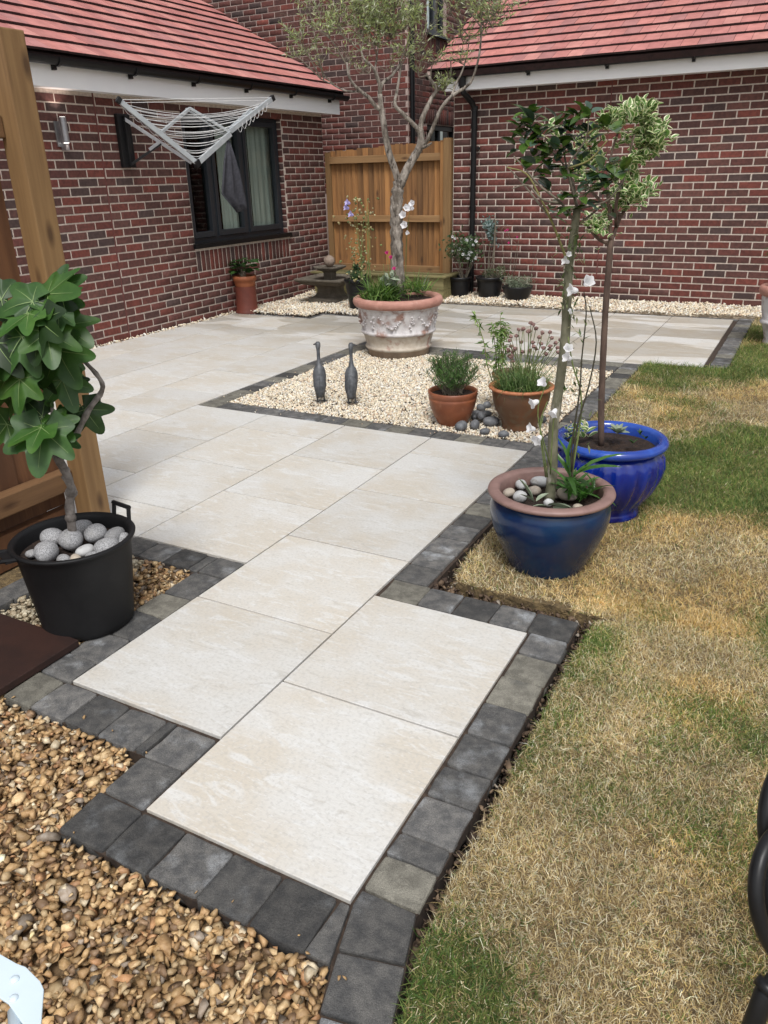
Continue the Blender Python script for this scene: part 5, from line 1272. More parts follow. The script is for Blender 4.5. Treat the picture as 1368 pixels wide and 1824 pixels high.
for px, py, s_ in ((725, 372, .045), (737, 372, .055), (721, 385, .05), (724, 403, .05), (729, 416, .03), (736, 364, .04)): flower(up3, HU(px, py, -.03), (rnd.uniform(-.4, .4), -.6, .2), s_, M_petal)
up4 = root('pink_flower', (PU[0]-.03, PU[1]-.1, .46), 'grey green campion with small magenta flowers at the foot of the olive trunk', 'flower plant')
for px, py in ((690, 455), (697, 462), (703, 481), (683, 470), (706, 490)):
    limb(up4, [HU(694+rnd.uniform(-6, 6), 512, -.12), HU(px+2, (py+512)/2, -.12), HU(px, py, -.12)], .003, .002, M_stem, 'stem', 4)
for px, py in ((690, 453), (697, 461), (703, 481)): flower(up4, HU(px, py, -.13), (.1, -.6, .6), .026, M_petal_p)
for k in range(26): put_leaf(LF_sage, up4, HU(694+rnd.uniform(-12, 12), 508+rnd.uniform(-20, 8), -.14+rnd.uniform(-.03, .03)), (rnd.uniform(-1, 1), rnd.uniform(-1, .3), rnd.uniform(0, 1)), rnd.uniform(.05, .085))
up5 = root('leafy_plant', (PU[0]+.12, PU[1], .46), 'low strappy green plant at the right side of the urn', 'plant')
tuft(up5, lambda: HU(742+rnd.gauss(0, 12), 516+rnd.uniform(-3, 4), rnd.uniform(-.12, .1)), 120, .20, .1, GC, [3, 3, 3, 1], lean=.75)

# ---------------------------------------------------------------- fig tree in the black tub
PT = np.array([-.845, .60])
tub = root('rubber_tub', (PT[0], PT[1], 0), 'black rubber garden tub with two lug handles holding the fig tree', 'tub')
MB().lathe([(0, .002), (.148, .002), (.156, .010), (.160, .03), (.190, .30), (.200, .322), (.207, .328), (.209, .335), (.204, .339), (.193, .338), (.187, .325), (.176, .24)], (PT[0], PT[1], 0), 72, sx=1.0, sy=1.0).build('body', M_tub, tub, smooth=True)
MB().disc(PT, .184, .285, 36, bump=.005, rings=6).build('soil', M_soil, tub)
for ang, up_ in ((math.radians(82), 1), (math.radians(247), 0)):
    c = Vector((PT[0]+.200*math.cos(ang), PT[1]+.200*math.sin(ang), .328)); o_ = Vector((math.cos(ang), math.sin(ang), 0)); t_ = Vector((-math.sin(ang), math.cos(ang), 0)); z_ = Vector((0, 0, 1))
    mb = MB(); h = .052; w_ = .042
    vdir = (z_*1.0+o_*.15).normalized() if up_ else (o_*.95+z_*.18).normalized()
    for sg in (-1, 1): mb.tube([c+t_*w_*sg*1.05-vdir*.01, c+t_*w_*sg+vdir*h], .0078, 6)
    mb.tube([c-t_*(w_+.006)+vdir*h, c+t_*(w_+.006)+vdir*h], .0082, 6)
    if not up_: mb.box((-.05, 0, -.004), (.05, .035, .004), mtx=Matrix.Translation(c) @ Matrix((t_, o_, z_)).transposed().to_4x4())
    mb.build('handle', M_tub, tub)
ts = [('speckled grey cobble at the left rim of the tub', (82, 983), .043, 0), ('speckled grey cobble behind the leftmost one in the tub', (94, 955), .040, 0), ('round pale speckled cobble in the middle of the tub', (127, 966), .041, 0), ('round grey cobble beside the fig trunk at the back of the tub', (147, 936), .034, 0),
      ('oval grey cobble right of centre, second row in the tub', (171, 953), .040, 0), ('pale oval cobble at the back right of the tub', (203, 951), .036, 0), ('wide grey cobble at the front right of the tub', (190, 974), .042, 0), ('small brown pebble in the middle of the tub', (151, 976), .026, 1),
      ('small pinkish pebble at the front rim of the tub', (134, 991), .022, 2), ('small grey pebble at the front rim, right of the pinkish one in the tub', (164, 988), .026, 0), ('grey pebble at the front rim, left of the pinkish one in the tub', (112, 992), .024, 0), ('small pale pebble at the right rim of the tub', (229, 950), .022, 0), ('small flat pale pebble below the right rim pebble in the tub', (222, 963), .020, 0), ('small grey pebble at the far left edge inside the tub', (55, 980), .020, 0)]
for k, (lb, px, r, mt) in enumerate(ts):
    q = ground(px[0], px[1], .315); d2 = q[:2]-PT; l = np.linalg.norm(d2); lim = .178-r*.75
    if l > lim: q[:2] = PT+d2*lim/l
    put_stone('cobble', (q[0], q[1], .290+r*.55+(.012 if k in (2, 4) else 0)), r*1.06, (M_pebble, M_pebble3, M_pebble2)[mt], lb, 'cobble', 'cobbles in the black tub', 70+k)
HT = lambda px, py, off=0.0: hit(px, py, PT, off)
fig = root('fig_tree', (PT[0], PT[1], .27), 'young fig tree with big lobed green leaves in the black tub', 'tree')
mb = MB(); a_ = [HT(126, 945), HT(124, 905), HT(127, 870), HT(116, 838), HT(104, 812), HT(122, 795), HT(136, 775), HT(158, 730), HT(182, 695), HT(176, 672), HT(152, 645), HT(140, 630)]; a_[0][2] = .27
q = smooth_path(a_, 4); n_ = len(q); rad = [(.0165-.0105*(i/(n_-1))**.9)*(1+.12*math.sin(i*1.9)) for i in range(n_)]
mb.tube(q, rad, 9, jit=.08)
for k in (3, 7, 12, 15, 20): mb.add([tuple(q[k]+Vector(tuple(v))*rad[k]*1.35) for v in IV2], IF2)
mb.tube(smooth_path([HT(118, 838), HT(100, 815), HT(98, 806)], 3), [.011, .009, .006, .008, .008, .007, .006][:7], 6)
mb.tube(smooth_path([HT(126, 870), HT(118, 856), HT(112, 848)], 3), .009, 6)
mb.build('trunk', M_bark_f, fig, smooth=True)
fb = [[(104, 812, 0), (96, 770, -.06), (92, 720, -.08)], [(124, 860, 0), (85, 790, .06), (62, 700, .04), (70, 600, .02), (75, 550, 0)], [(85, 790, .06), (40, 700, .05), (10, 620, .03), (-10, 560, 0)], [(62, 700, .04), (95, 620, -.02), (110, 560, -.04), (105, 530, -.05)], [(70, 600, .02), (40, 560, .0), (20, 545, -.03)]]
for b_ in fb: limb(fig, [HT(*p) for p in b_], .008, .0045, M_bark_f)
# leaves: pixel of the leaf's centre, direction the tip points (image plane: right, up, toward viewer), size
VR = Vector(tuple(AR)); VU = Vector((0, 0, 1)); VF = Vector((AF[0], AF[1], 0)).normalized()
FL = [(78, 515, -.9, .25, .3, .17, -.04), (30, 538, -1, -.1, .3, .16, -.06), (128, 512, .6, .5, .1, .15, -.03), (120, 530, .9, .15, .4, .17, -.08), (150, 545, 1, .0, .3, .15, .02), (42, 575, -.6, -.5, .5, .15, -.10), (70, 605, -.1, -1, .6, .20, -.14), (98, 622, .25, -1, .6, .20, -.16),
      (140, 600, .8, -.6, .3, .19, -.06), (158, 615, .6, -.9, .3, .17, -.02), (120, 650, .4, -1, .3, .19, -.08), (20, 620, -.5, -.8, .5, .21, -.12), (-5, 640, -.3, -1, .5, .22, -.10), (30, 660, .2, -1, .4, .20, -.04), (60, 680, -.3, -1, .2, .19, .0), (90, 560, -.6, -.2, .8, .14, -.12),
      (130, 700, .3, -1, .3, .17, -.05), (118, 760, .8, -.5, .5, .15, -.10), (50, 775, -1, -.5, .5, .19, -.12), (75, 800, -.1, -1, .5, .23, -.14), (150, 740, .9, .1, .2, .13, .02), (184, 745, .5, -1, .1, .15, .0), (20, 725, -.6, -1, .3, .17, -.02), (0, 780, -.6, -.9, .3, .17, .0), (62, 735, -.8, .1, .4, .14, -.08), (100, 690, .1, -1, .2, .18, .06), (140, 665, .7, -.7, -.1, .17, .08), (0, 700, -.5, -.8, 0, .2, .08),
      (55, 545, -.2, .9, .2, .13, .05), (100, 530, .1, .9, .3, .12, .06), (10, 590, -.9, .1, .2, .16, .04), (35, 700, -.1, -1, .5, .17, -.12), (165, 690, .8, -.8, .2, .10, .04), (110, 585, .4, -.8, .7, .12, -.15), (128, 790, .9, -.4, .4, .09, -.06), (-30, 600, -1, -.3, .2, .18, .0), (-40, 700, -1, -.3, .2, .18, .0), (-20, 530, -1, .3, .2, .16, .02)]
for fi, (px, py, dx, du, df, s_, off) in enumerate(FL):
    if fi in (9, 25, 33): continue
    px += rnd.uniform(-8, 6)-(22 if px > 145 else 6); py += rnd.uniform(-8, 8); s_ *= rnd.uniform(.76, 1.0)*(.85 if px > 120 else 1)
    d = (VR*dx+VU*du*.8-VF*df).normalized(); c = Vector(tuple(HT(px, py, off)))-d*s_*.35
    nrm = (VU*rnd.uniform(.4, 1)-VF*rnd.uniform(.4, .9)+VR*rnd.uniform(-.6, .6)+rv(.25)).normalized()
    me_o = put_leaf(rnd.choice(FIGS), fig, c, d, s_*.76, up=nrm, wide=rnd.uniform(.95, 1.12))
    # petiole
    src = c-d*s_*.22-VU*s_*.10+VF*.01; MB().tube([c+Vector((0, 0, 0)), c-d*s_*.12-VU*.006, src], .0022, 5, cap=False).build('leaf_stalk', M_vein, fig, smooth=True)
for k in range(7): put_leaf(LF_grn, fig, HT(92+rnd.uniform(-8, 8), 722+rnd.uniform(-5, 5), -.09), (rnd.uniform(-1, 1), -.3, .8), .03)

board = MB().box((-1.9, -.22, .004), (-.735, .455, .030)); bo = board.build('board', M_board, bevel=.003); tag(bo, 'flat very dark brown board lying on the paving at the fence foot', 'board')

# ---------------------------------------------------------------- geese
def goose(base, label, turn):
    g_ = root('goose_ornament', base, label, 'ornament', 'metal geese on the chippings'); b = Vector(tuple(base)); fx = (VF+VR*turn).normalized(); sx = fx.cross(Vector((0, 0, 1))).normalized(); Z = Vector((0, 0, 1))
    # body: rings along the leaning axis from tail to neck, seen from behind
    prof = [(.044, .029, .024, -.026), (.062, .032, .034, -.022), (.085, .035, .044, -.014), (.12, .041, .052, -.004), (.155, .045, .054, .005), (.19, .0465, .050, .013), (.22, .042, .042, .019), (.242, .033, .031, .025), (.256, .020, .020, .031), (.30, .0118, .0135, .036), (.345, .0115, .013, .038), (.366, .0130, .015, .042), (.380, .0175, .021, .048), (.400, .0180, .022, .052), (.411, .012, .014, .054)]
    V = []; F = []; n = 22
    for z, rx, ry, off in prof:
        for k in range(n):
            th = 2*math.pi*k/n; V.append(b+sx*(rx*math.cos(th))+fx*(ry*math.sin(th)+off)+Z*z)
    for i in range(len(prof)-1):
        for k in range(n): F.append((i*n+k, i*n+(k+1) % n, (i+1)*n+(k+1) % n, (i+1)*n+k))
    F.append(tuple(range(n-1, -1, -1))); F.append(tuple((len(prof)-1)*n+k for k in range(n)))
    MB().add(V, F).build('body', M_bronze, g_, smooth=True)
    hd = (fx*.75+sx*(.65 if turn > 0 else -.55)).normalized(); MB().tube([b+fx*.052+hd*.004+Z*.396, b+fx*.052+hd*.026+Z*.393, b+fx*.052+hd*.052+Z*.386], [.0115, .0085, .004], 8).build('bill', M_bronze, g_, smooth=True)
    for sg in (-1, 1):                                           # folded wings
        mb = MB(); R_ = [(.21, .010, .35), (.18, .018, .75), (.14, .024, .95), (.10, .022, .8), (.07, .014, .45), (.058, .005, .1)]; V = []; F = []
        for z, w_, q_ in R_:
            for k in range(7):
                t = k/6; th = -math.pi/2+sg*(-.14*(1-q_)+.05+1.35*t*q_); o_ = .0035+.0085*(1-t)**.6+(.003 if k in (2, 4) else 0)
                zz = [p_ for p_ in prof]; rx = np.interp(z, [p_[0] for p_ in prof], [p_[1] for p_ in prof])+o_; ry = np.interp(z, [p_[0] for p_ in prof], [p_[2] for p_ in prof])+o_; of = np.interp(z, [p_[0] for p_ in prof], [p_[3] for p_ in prof])
                V.append(b+sx*(rx*math.cos(th))+fx*(ry*math.sin(th)+of)+Z*(z-(.012*t)))
        for i in range(len(R_)-1):
            for k in range(6): F.append((i*7+k, i*7+k+1, (i+1)*7+k+1, (i+1)*7+k))
        mb.add(V, F); mb.build('wing', M_bronze, g_, smooth=True)
        fp = b+sx*sg*.024; MB().tube([fp+Z*.055, fp+Z*.006], [.0062, .005], 7).build('leg', M_bronze, g_)
        ft = MB()
        for a in (-.5, 0, .5): ft.tube([fp+Z*.006, fp+fx*.038*math.cos(a)+sx*.038*math.sin(a)+Z*.003], [.005, .003], 5)
        ft.tube([fp+Z*.006, fp-fx*.016+Z*.004], [.004, .003], 5); ft.build('foot', M_bronze, g_)
    return g_
goose((-1.650, 3.437, .0), 'dark metal goose ornament, the one further from the terracotta pots', -.05)
goose((-1.425, 3.487, .0), 'dark metal goose ornament, the one nearer the terracotta pots', .12)

# ---------------------------------------------------------------- terracotta pots on the chippings
def simple_pot(name, c, prof, mat, label, rim=None, rimmat=None, seg=56, soil=None, parent_kind='pot', z0=0.0, extra=None):
    r_ = root(name, (c[0], c[1], z0), label, parent_kind); MB().lathe(prof, (c[0], c[1], z0), seg).build('body', mat, r_, smooth=True)
    if rim: MB().lathe(rim, (c[0], c[1], z0), seg).build('rim', rimmat, r_, smooth=True)
    if soil: MB().disc(c, soil[0], z0+soil[1], 32, bump=.004, rings=5).build('soil', M_soil, r_)
    return r_
CS = np.array([-.618, 3.375]); CL = np.array([-.20, 3.46]); CB = np.array([-.36, 3.78])
simple_pot('terracotta_pot', CS, [(0, -.01), (.088, -.01), (.094, 0), (.118, .045), (.140, .10), (.150, .15), (.152, .165), (.150, .167), (.153, .172), (.156, .19), (.156, .203), (.152, .208), (.142, .207), (.140, .19), (.136, .15)], M_terra, 'shiny reddish terracotta pot with a feathery green plant, left of the cobbles', soil=(.139, .18))
simple_pot('terracotta_pot', CL, [(0, -.01), (.105, -.01), (.112, .0), (.108, .018), (.120, .05), (.152, .11), (.172, .17), (.178, .21), (.176, .238)], M_terra_br, 'brown glazed pot with an orange rim full of chives', rim=[(.174, .236), (.190, .240), (.199, .247), (.200, .254), (.196, .259), (.180, .260), (.170, .255), (.166, .24), (.162, .20)], rimmat=M_terra_rim, soil=(.166, .222))
simple_pot('terracotta_pot', CB, [(0, -.01), (.088, -.01), (.094, 0), (.112, .08), (.130, .19), (.134, .222), (.142, .226), (.145, .245), (.140, .252), (.128, .250), (.126, .23), (.12, .2)], M_terra_br, 'brown pot half hidden behind the orange rimmed pot of chives', soil=(.126, .225))
HS = lambda px, py, off=0.0: hit(px, py, CS, off); HL = lambda px, py, off=0.0: hit(px, py, CL, off); HB = lambda px, py, off=0.0: hit(px, py, CB, off)
sp = root('feathery_plant', (CS[0], CS[1], .18), 'bushy feathery green plant in the shiny terracotta pot', 'plant'); tb = MB(); P_, D_ = [], []
for k in range(120):
    b0 = Vector(ring_pt(CS, .07, .18)); a = rnd.uniform(0, 6.28); r = .195*math.sqrt(rnd.random()); h = .215*math.sqrt(max(0, 1-(r/.24)**2))+rnd.uniform(-.03, .05)
    e = Vector((CS[0]+r*math.cos(a), CS[1]+r*math.sin(a), .20+h)); q = smooth_path([b0, b0.lerp(e, .5)+rv(.015), e], 3); tb.tube(q, .0016, 3, cap=False)
    for j in range(42):
        t = .35+.65*rnd.random(); i0 = min(int(t*(len(q)-1)), len(q)-2); p = q[i0].lerp(q[i0+1], rnd.random()); P_.append(tuple(p+rv(.006))); d = rv(1); d.z = abs(d.z)+.35; D_.append(tuple(d))
tb.build('stems', M_twig, sp)['kind'] = 'stuff'
n = len(P_); nt_ = (np.array([(-.06, 0, 0), (.06, 0, 0), (.05, .6, .0), (0, 1, 0), (-.05, .6, 0)]), [(0, 1, 2, 3, 4)])
scatter('foliage', [nt_], np.array(P_), frames(np.array(D_), rng.normal(0, 1, (n, 3))), rng.uniform(.018, .036, n), M_green, palette(n, [(.085, .17, .045), (.12, .23, .06), (.05, .105, .03), (.17, .27, .09)], [3, 3, 3, 1]), parent=sp)
ch = root('chives', (CL[0], CL[1], .23), 'chives gone to purplish brown seed heads in the orange rimmed pot', 'plant')
tuft(ch, lambda: ring_pt(CL, .13, .222), 700, .24, .1, [(.14, .24, .07), (.22, .32, .13), (.09, .16, .05), (.36, .38, .20)], [3, 3, 3, 1], width=.028, lean=.22, name='blades')
tb = MB()
for k in range(42):
    bx, by, _ = ring_pt(CL, .09, 0); px = rnd.uniform(900, 995); py = 628-35*math.sin((px-895)/105*2.6)+rnd.uniform(-25, 30) if rnd.random() < .75 else rnd.uniform(600, 640)
    e = Vector(tuple(HL(px+4, py, rnd.uniform(-.08, .08)))); b0 = Vector((bx, by, .222)); q = smooth_path([b0, b0.lerp(e, .55)+rv(.01), e], 3); tb.tube(q, .0019, 4, cap=False)
    me = stone_mesh(200+k % 3, M_bud) if k < 3 else None
    V = IV2.copy()*(1+.18*rng.normal(size=(len(IV2), 1))); MB().add([tuple(e+Vector((v[0], v[1], v[2]*.85+.3))*rnd.uniform(.0115, .0135)) for v in V], IF2).build('seed_head', M_bud, ch)
tb.build('stalks', M_stem, ch)['kind'] = 'stuff'
to = root('trailing_herb', (CB[0], CB[1], .23), 'tall pale green herb with yellowing stems leaning out of the half hidden brown pot', 'plant'); P_, D_ = [], []
for pts in ([(880, 690, 0), (868, 650, 0), (862, 610, 0), (850, 575, 0), (845, 562, 0)], [(885, 690, 0), (884, 640, 0), (880, 600, -.02), (878, 580, -.02)], [(890, 690, -.03), (893, 630, -.04), (892, 590, -.04), (891, 560, -.04)], [(892, 690, -.03), (896, 640, -.05), (898, 600, -.05), (900, 575, -.04)], [(888, 692, 0), (888, 640, .02), (895, 600, .02), (903, 590, .02)]):
    q = limb(to, [HB(*p) for p in pts], .004, .0018, M_twig_y, 'stem', 5)
    for j in range(60):
        i0 = rnd.randrange(len(q)//4, len(q)); P_.append(tuple(q[i0]+rv(.008))); d = rv(1); d.z = d.z*.6-.05; D_.append(tuple(d))
n = len(P_); lt2 = (np.array([(0, 0, 0), (.12, .4, .05), (0, 1, -.25), (-.12, .4, .05)]), [(0, 1, 2), (0, 2, 3)])
scatter('leaves', [lt2], np.array(P_), frames(np.array(D_)), rng.uniform(.035, .06, n), M_green, palette(n, [(.20, .32, .09), (.30, .40, .15), (.12, .22, .05)], [3, 2, 2]), parent=to)
tuft(to, lambda: ring_pt(CB, .10, .228), 90, .08, .1, GC, [3, 2, 3, 1], lean=.9, name='low_leaves')
cb = [('dark grey cobble lying in front of the shiny terracotta pot', (821, 760), .034, 0), ('dark cobble standing at the front, between the two front pots', (846, 757), .030, 0), ('small round dark cobble, frontmost between the pots', (863, 769), .024, 0), ('tall dark cobble leaning on the chives pot', (875, 752), .033, 0), ('small dark cobble alone in front of the chives pot', (897, 774), .023, 0),
      ('dark cobble in the middle of the heap between the pots', (857, 745), .028, .012), ('dark cobble behind the heap, touching the half hidden pot', (865, 738), .027, .0), ('small dark cobble against the right side of the shiny pot', (849, 737), .022, .0), ('rear dark cobble of the heap, left one', (857, 727), .025, 0), ('rear dark cobble of the heap, right one', (868, 722), .025, 0), ('dark cobble low beside the shiny pot', (846, 743), .022, 0), ('dark grey cobble tucked right of the chives pot', (965, 748), .024, 0)]
for k, (lb, px, r, dz) in enumerate(cb):
    q = ground(px[0], px[1], r*.5); put_stone('cobble', (q[0], q[1], r*.6+dz), r*1.25, M_cobble, lb, 'cobble', 'dark cobbles between the terracotta pots', 100+k)

# ---------------------------------------------------------------- far corner: fountain, pots, planter
PF = np.array([-4.07, 7.50])
fo = root('fountain', (PF[0], PF[1], 0), 'small tiered stone fountain topped with a ball in the far corner', 'fountain'); z_ = Matrix.Rotation(math.radians(0), 4, 'Z')
def tier(name, sec, mat=M_stone, ang=0.0, cut=.18):
    """eight-cornered (square with clipped corners) stack: (half width, z)"""
    V = []; F = []; n = 8
    for h, z in sec:
        c = h*cut*2
        for x, y in ((h-c, -h), (h, -h+c), (h, h-c), (h-c, h), (-h+c, h), (-h, h-c), (-h, -h+c), (-h+c, -h)):
            p = Matrix.Rotation(ang, 3, 'Z') @ Vector((x, y, 0)); V.append((PF[0]+p.x, PF[1]+p.y, z))
    for i in range(len(sec)-1):
        for k in range(n): F.append((i*n+k, i*n+(k+1) % n, (i+1)*n+(k+1) % n, (i+1)*n+k))
    F.append(tuple(range(n-1, -1, -1))); F.append(tuple((len(sec)-1)*n+k for k in range(n)))
    return MB().add(V, F).build(name, mat, fo)
tier('foot', [(.215, -.02), (.215, .05), (.195, .062), (.150, .085), (.128, .12), (.122, .17), (.135, .20), (.175, .22)], cut=.03)
tier('basin', [(.20, .218), (.26, .232), (.290, .25), (.300, .262), (.330, .275), (.340, .285), (.340, .300), (.315, .302), (.290, .282), (.15, .275)], cut=.04)
tier('stem', [(.062, .272), (.062, .36), (.08, .372)], cut=.1)
tier('bowl', [(.07, .37), (.13, .388), (.170, .412), (.178, .418), (.180, .430), (.155, .432), (.13, .418), (.05, .416)], cut=.2)
MB().add([(PF[0]+v[0]*.070, PF[1]+v[1]*.070, .49+v[2]*.070) for v in IV3], IF3).build('ball', M_stone_b, fo, smooth=True)

def tub_pot(c, r, h, label, rb=.72): 
    return simple_pot('plastic_pot', c, [(0, -.02), (r*rb, -.02), (r*rb*1.01, .0), (r*.90, h*.75), (r*.93, h*.86), (r, h*.88), (r*1.03, h*.94), (r*1.02, h), (r*.95, h), (r*.9, h*.85)], M_black, label, soil=(r*.93, h*.9))
K1, K2, K3, K4 = np.array([-2.655, 8.30]), np.array([-2.27, 8.33]), np.array([-1.87, 8.22]), np.array([-3.42, 7.05])
tub_pot(K1, .140, .262, 'black pot with a white flowering shrub beside the fence post', .74); tub_pot(K2, .172, .275, 'larger black pot in the middle of the three by the wall', .74)
simple_pot('plastic_pot', K3, [(0, -.02), (.105, -.02), (.112, 0), (.165, .12), (.180, .175), (.184, .19), (.176, .192), (.17, .17)], M_black, 'black bowl shaped pot with grey green lavender by the wall', soil=(.172, .172))
tub_pot(K4, .15, .36, 'black pot on the chippings half hidden behind the limewashed urn', .6)
def bush(name, c, z, rx, rz, label, n, cols, wc, leaf, tmpl=None, flowers=0, stems=18, zc=None, fl=.02, hollow=0.0, lab_cat='shrub'):
    t = root(name, (c[0], c[1], z), label, lab_cat); zc = zc if zc is not None else z+rz; tb = MB(); tipsq = []
    for k in range(stems):
        d = rv(1).normalized(); e = Vector((c[0]+d.x*rx*.8, c[1]+d.y*rx*.8, zc+d.z*rz*.8)); b0 = Vector((c[0]+d.x*.03, c[1]+d.y*.03, z)); tb.tube(smooth_path([b0, b0.lerp(e, .5)+Vector((0, 0, .03))+rv(.02), e], 3), taper(.005, .002, 7), 4, cap=False); tipsq.append(e)
    tb.build('stems', M_twig, t)['kind'] = 'stuff'
    k = max(8, n//40); cl = np.array([rv(1).normalized()*rnd.uniform(.35, 1.0) for _ in range(k)]); w_ = rng.integers(0, k, n)
    P = cl[w_]+rng.normal(0, .20, (n, 3)); P = P*np.array([rx, rx, rz])+np.array([c[0], c[1], zc]); P[:, 2] = np.maximum(P[:, 2], z)
    D = rng.normal(size=(n, 3)); D[:, 2] += .5
    scatter('foliage', [tmpl or lt], P, frames(D, rng.normal(0, 1, (n, 3))), rng.uniform(.7, 1.3, n)*leaf, M_green, palette(n, cols, wc, .15), parent=t)
    for j in range(flowers):
        q = cl[rnd.randrange(k)]+np.array(rv(.25)); q /= max(1, np.linalg.norm(q)); p = np.array([c[0], c[1], zc])+q*np.array([rx, rx, rz])*1.02
        flower(t, p, (rnd.uniform(-.5, .5), -.7, rnd.uniform(0, .6)), fl*rnd.uniform(1.2, 1.8), M_petal)
    return t
wide = (np.array([(0, 0, 0), (.26, .45, .05), (0, 1, -.05), (-.26, .45, .05)]), [(0, 1, 2), (0, 2, 3)])
DG = [(.055, .10, .035), (.035, .07, .025), (.085, .14, .05), (.13, .18, .08)]
hK1 = hit(828, 450, K1)
bush('flowering_shrub', (K1[0]+.06, K1[1]-.02), .24, .25, .17, 'dark leaved shrub dotted with white flowers beside the fence post', 900, DG, [3, 3, 2, .7], .042, wide, flowers=26, zc=.60, stems=14)
bush('silvery_shrub', (K2[0]-.03, K2[1]), .25, .13, .20, 'blue grey leaved shrub on a cane in the middle black pot', 260, [(.24, .33, .32), (.16, .24, .22), (.33, .42, .42), (.10, .16, .10)], [3, 2, 2, 2], .05, wide, zc=.78, stems=8)
bush('leafy_plant', (K2[0]+.08, K2[1]), .25, .17, .09, 'low mixed greenery at the foot of the caned shrub', 420, DG+[(.24, .27, .16)], [2, 2, 2, 1, 2], .035, None, zc=.32)
cane = MB().tube([(K2[0]+.04, K2[1], .2), (K2[0]+.05, K2[1], .93)], .011, 6).build('garden_cane', M_twig, None, origin=(K2[0], K2[1], .2)); tag(cane, 'thin wooden cane supporting the blue grey shrub', 'cane')
wis = root('wispy_stems', (K2[0]+.22, K2[1], .25), 'thin wispy stems with tiny red flowers leaning right of the cane', 'flower plant')
for pts in ([(905, 490), (912, 450), (905, 415), (896, 398)], [(912, 490), (918, 455), (925, 425), (930, 415)], [(900, 490), (895, 440), (893, 410), (905, 400)], [(945, 500), (950, 470), (955, 455), (961, 442)], [(915, 490), (922, 440), (900, 420)]):
    limb(wis, [hit(x, y, K2) for x, y in pts], .0035, .002, M_twig, 'stem', 4)
for px, py in ((905, 411), (907, 434), (901, 413), (922, 424)): flower(wis, hit(px, py, K2, -.02), (0, -.6, .5), .022, M_petal_p)
bush('lavender', (K3[0], K3[1]), .18, .19, .10, 'low grey green lavender mound in the bowl shaped pot', 1000, [(.24, .29, .20), (.17, .22, .14), (.32, .36, .27)], [3, 3, 2], .038, nt_, zc=.24, stems=20)
bush('leafy_plant', (K4[0], K4[1]), .33, .17, .10, 'dark leafy plant in the pot behind the urn', 260, DG, [3, 3, 1, .3], .06, wide, zc=.38)
pl = root('timber_planter', (-3.75, 8.25, 0), 'low olive green timber planter against the foot of the back fence', 'planter')
for a_, b2, nm in (((-4.62, 7.98, -.02), (-2.74, 8.02, .13), 'plank'), ((-4.62, 7.98, .133), (-2.74, 8.02, .275), 'plank'), ((-2.78, 8.022, -.02), (-2.74, 8.46, .13), 'plank'), ((-2.78, 8.022, .133), (-2.74, 8.46, .275), 'plank'), ((-4.62, 8.022, -.02), (-4.58, 8.46, .275), 'plank'), ((-4.58, 8.42, -.02), (-2.782, 8.46, .275), 'plank'), ((-4.66, 7.95, .277), (-2.70, 8.05, .30), 'capping'), ((-2.80, 8.052, .277), (-2.70, 8.48, .30), 'capping')):
    MB().box(a_, b2).build(nm, M_woodG, pl, bevel=.004)
MB().box((-4.575, 8.025, -.02), (-2.785, 8.415, .20)).build('soil', M_soil, pl)

# tall terracotta pot on the left wall
PK = np.array([-4.60, 6.47])
tt = simple_pot('terracotta_pot', PK, [(0, -.02), (.138, -.02), (.142, .0), (.135, .02), (.124, .045), (.120, .28), (.122, .30)], M_terra_red, 'tall dark red terracotta pot under the house window', soil=(.12, .39))
MB().lathe([(.112, .296), (.120, .33), (.124, .36), (.136, .362), (.138, .415), (.128, .417), (.12, .38)], (PK[0], PK[1], 0), 48).build('inner_pot', M_terra_or, tt, smooth=True)
bp_ = bush('leafy_plant', (PK[0]-.02, PK[1]), .40, .12, .07, 'broad leaved green plant in the tall dark red pot under the window', 10, DG, [1]*4, .04, zc=.50, stems=10, lab_cat='plant')
for k in range(60):
    a = rnd.uniform(0, 6.28); r = rnd.uniform(.02, .13); put_leaf(LF_grn, bp_, (PK[0]+r*math.cos(a), PK[1]+r*math.sin(a), .44+rnd.uniform(0, .15)), (math.cos(a), math.sin(a), rnd.uniform(-.2, .5)), rnd.uniform(.06, .095), wide=1.6)
limb(bp_, [hit(448, 490, PK), hit(455, 492, PK), hit(464, 497, PK)], .004, .003, M_twig, 'stem', 4)
put_leaf(LF_var, bp_, hit(462, 494, PK), (.5, .2, -.5), .05)

# urn at the right edge with a spiky plant
PR = np.array([1.09, 6.66])
u2 = root('garden_urn', (PR[0], PR[1], 0), 'limewashed pink urn on the lawn at the right edge of the picture', 'urn')
MB().lathe([(0, 0), (.135, 0), (.14, .02), (.13, .05), (.15, .12), (.165, .17), (.185, .185), (.19, .20), (.18, .215), (.172, .22), (.19, .30), (.20, .37), (.205, .40), (.20, .42)], (PR[0], PR[1], 0), 56).build('body', M_limewash, u2, smooth=True)
MB().lathe([(.20, .415), (.225, .43), (.235, .46), (.232, .49), (.215, .505), (.19, .50), (.185, .45)], (PR[0], PR[1], 0), 56).build('rim', M_urn_rim, u2, smooth=True)
MB().disc(PR, .19, .47, 24, bump=.004).build('soil', M_soil, u2)
sk = root('spiky_plant', (PR[0], PR[1], .47), 'spiky narrow leaved palm like plant in the urn at the right edge', 'plant')
mb = MB().tube([(PR[0], PR[1], .47), (PR[0]+.01, PR[1], .80)], [.03, .024], 8).build('stem', M_bark_b, sk, smooth=True)
for k in range(70):
    a = rnd.uniform(0, 6.28); e = rnd.uniform(-.3, 1.2); put_leaf(LF_lily, sk, (PR[0]+.01, PR[1], .80+rnd.uniform(-.05, .03)), (math.cos(a)*math.cos(e), math.sin(a)*math.cos(e), math.sin(e)), rnd.uniform(.22, .33), wide=.45)

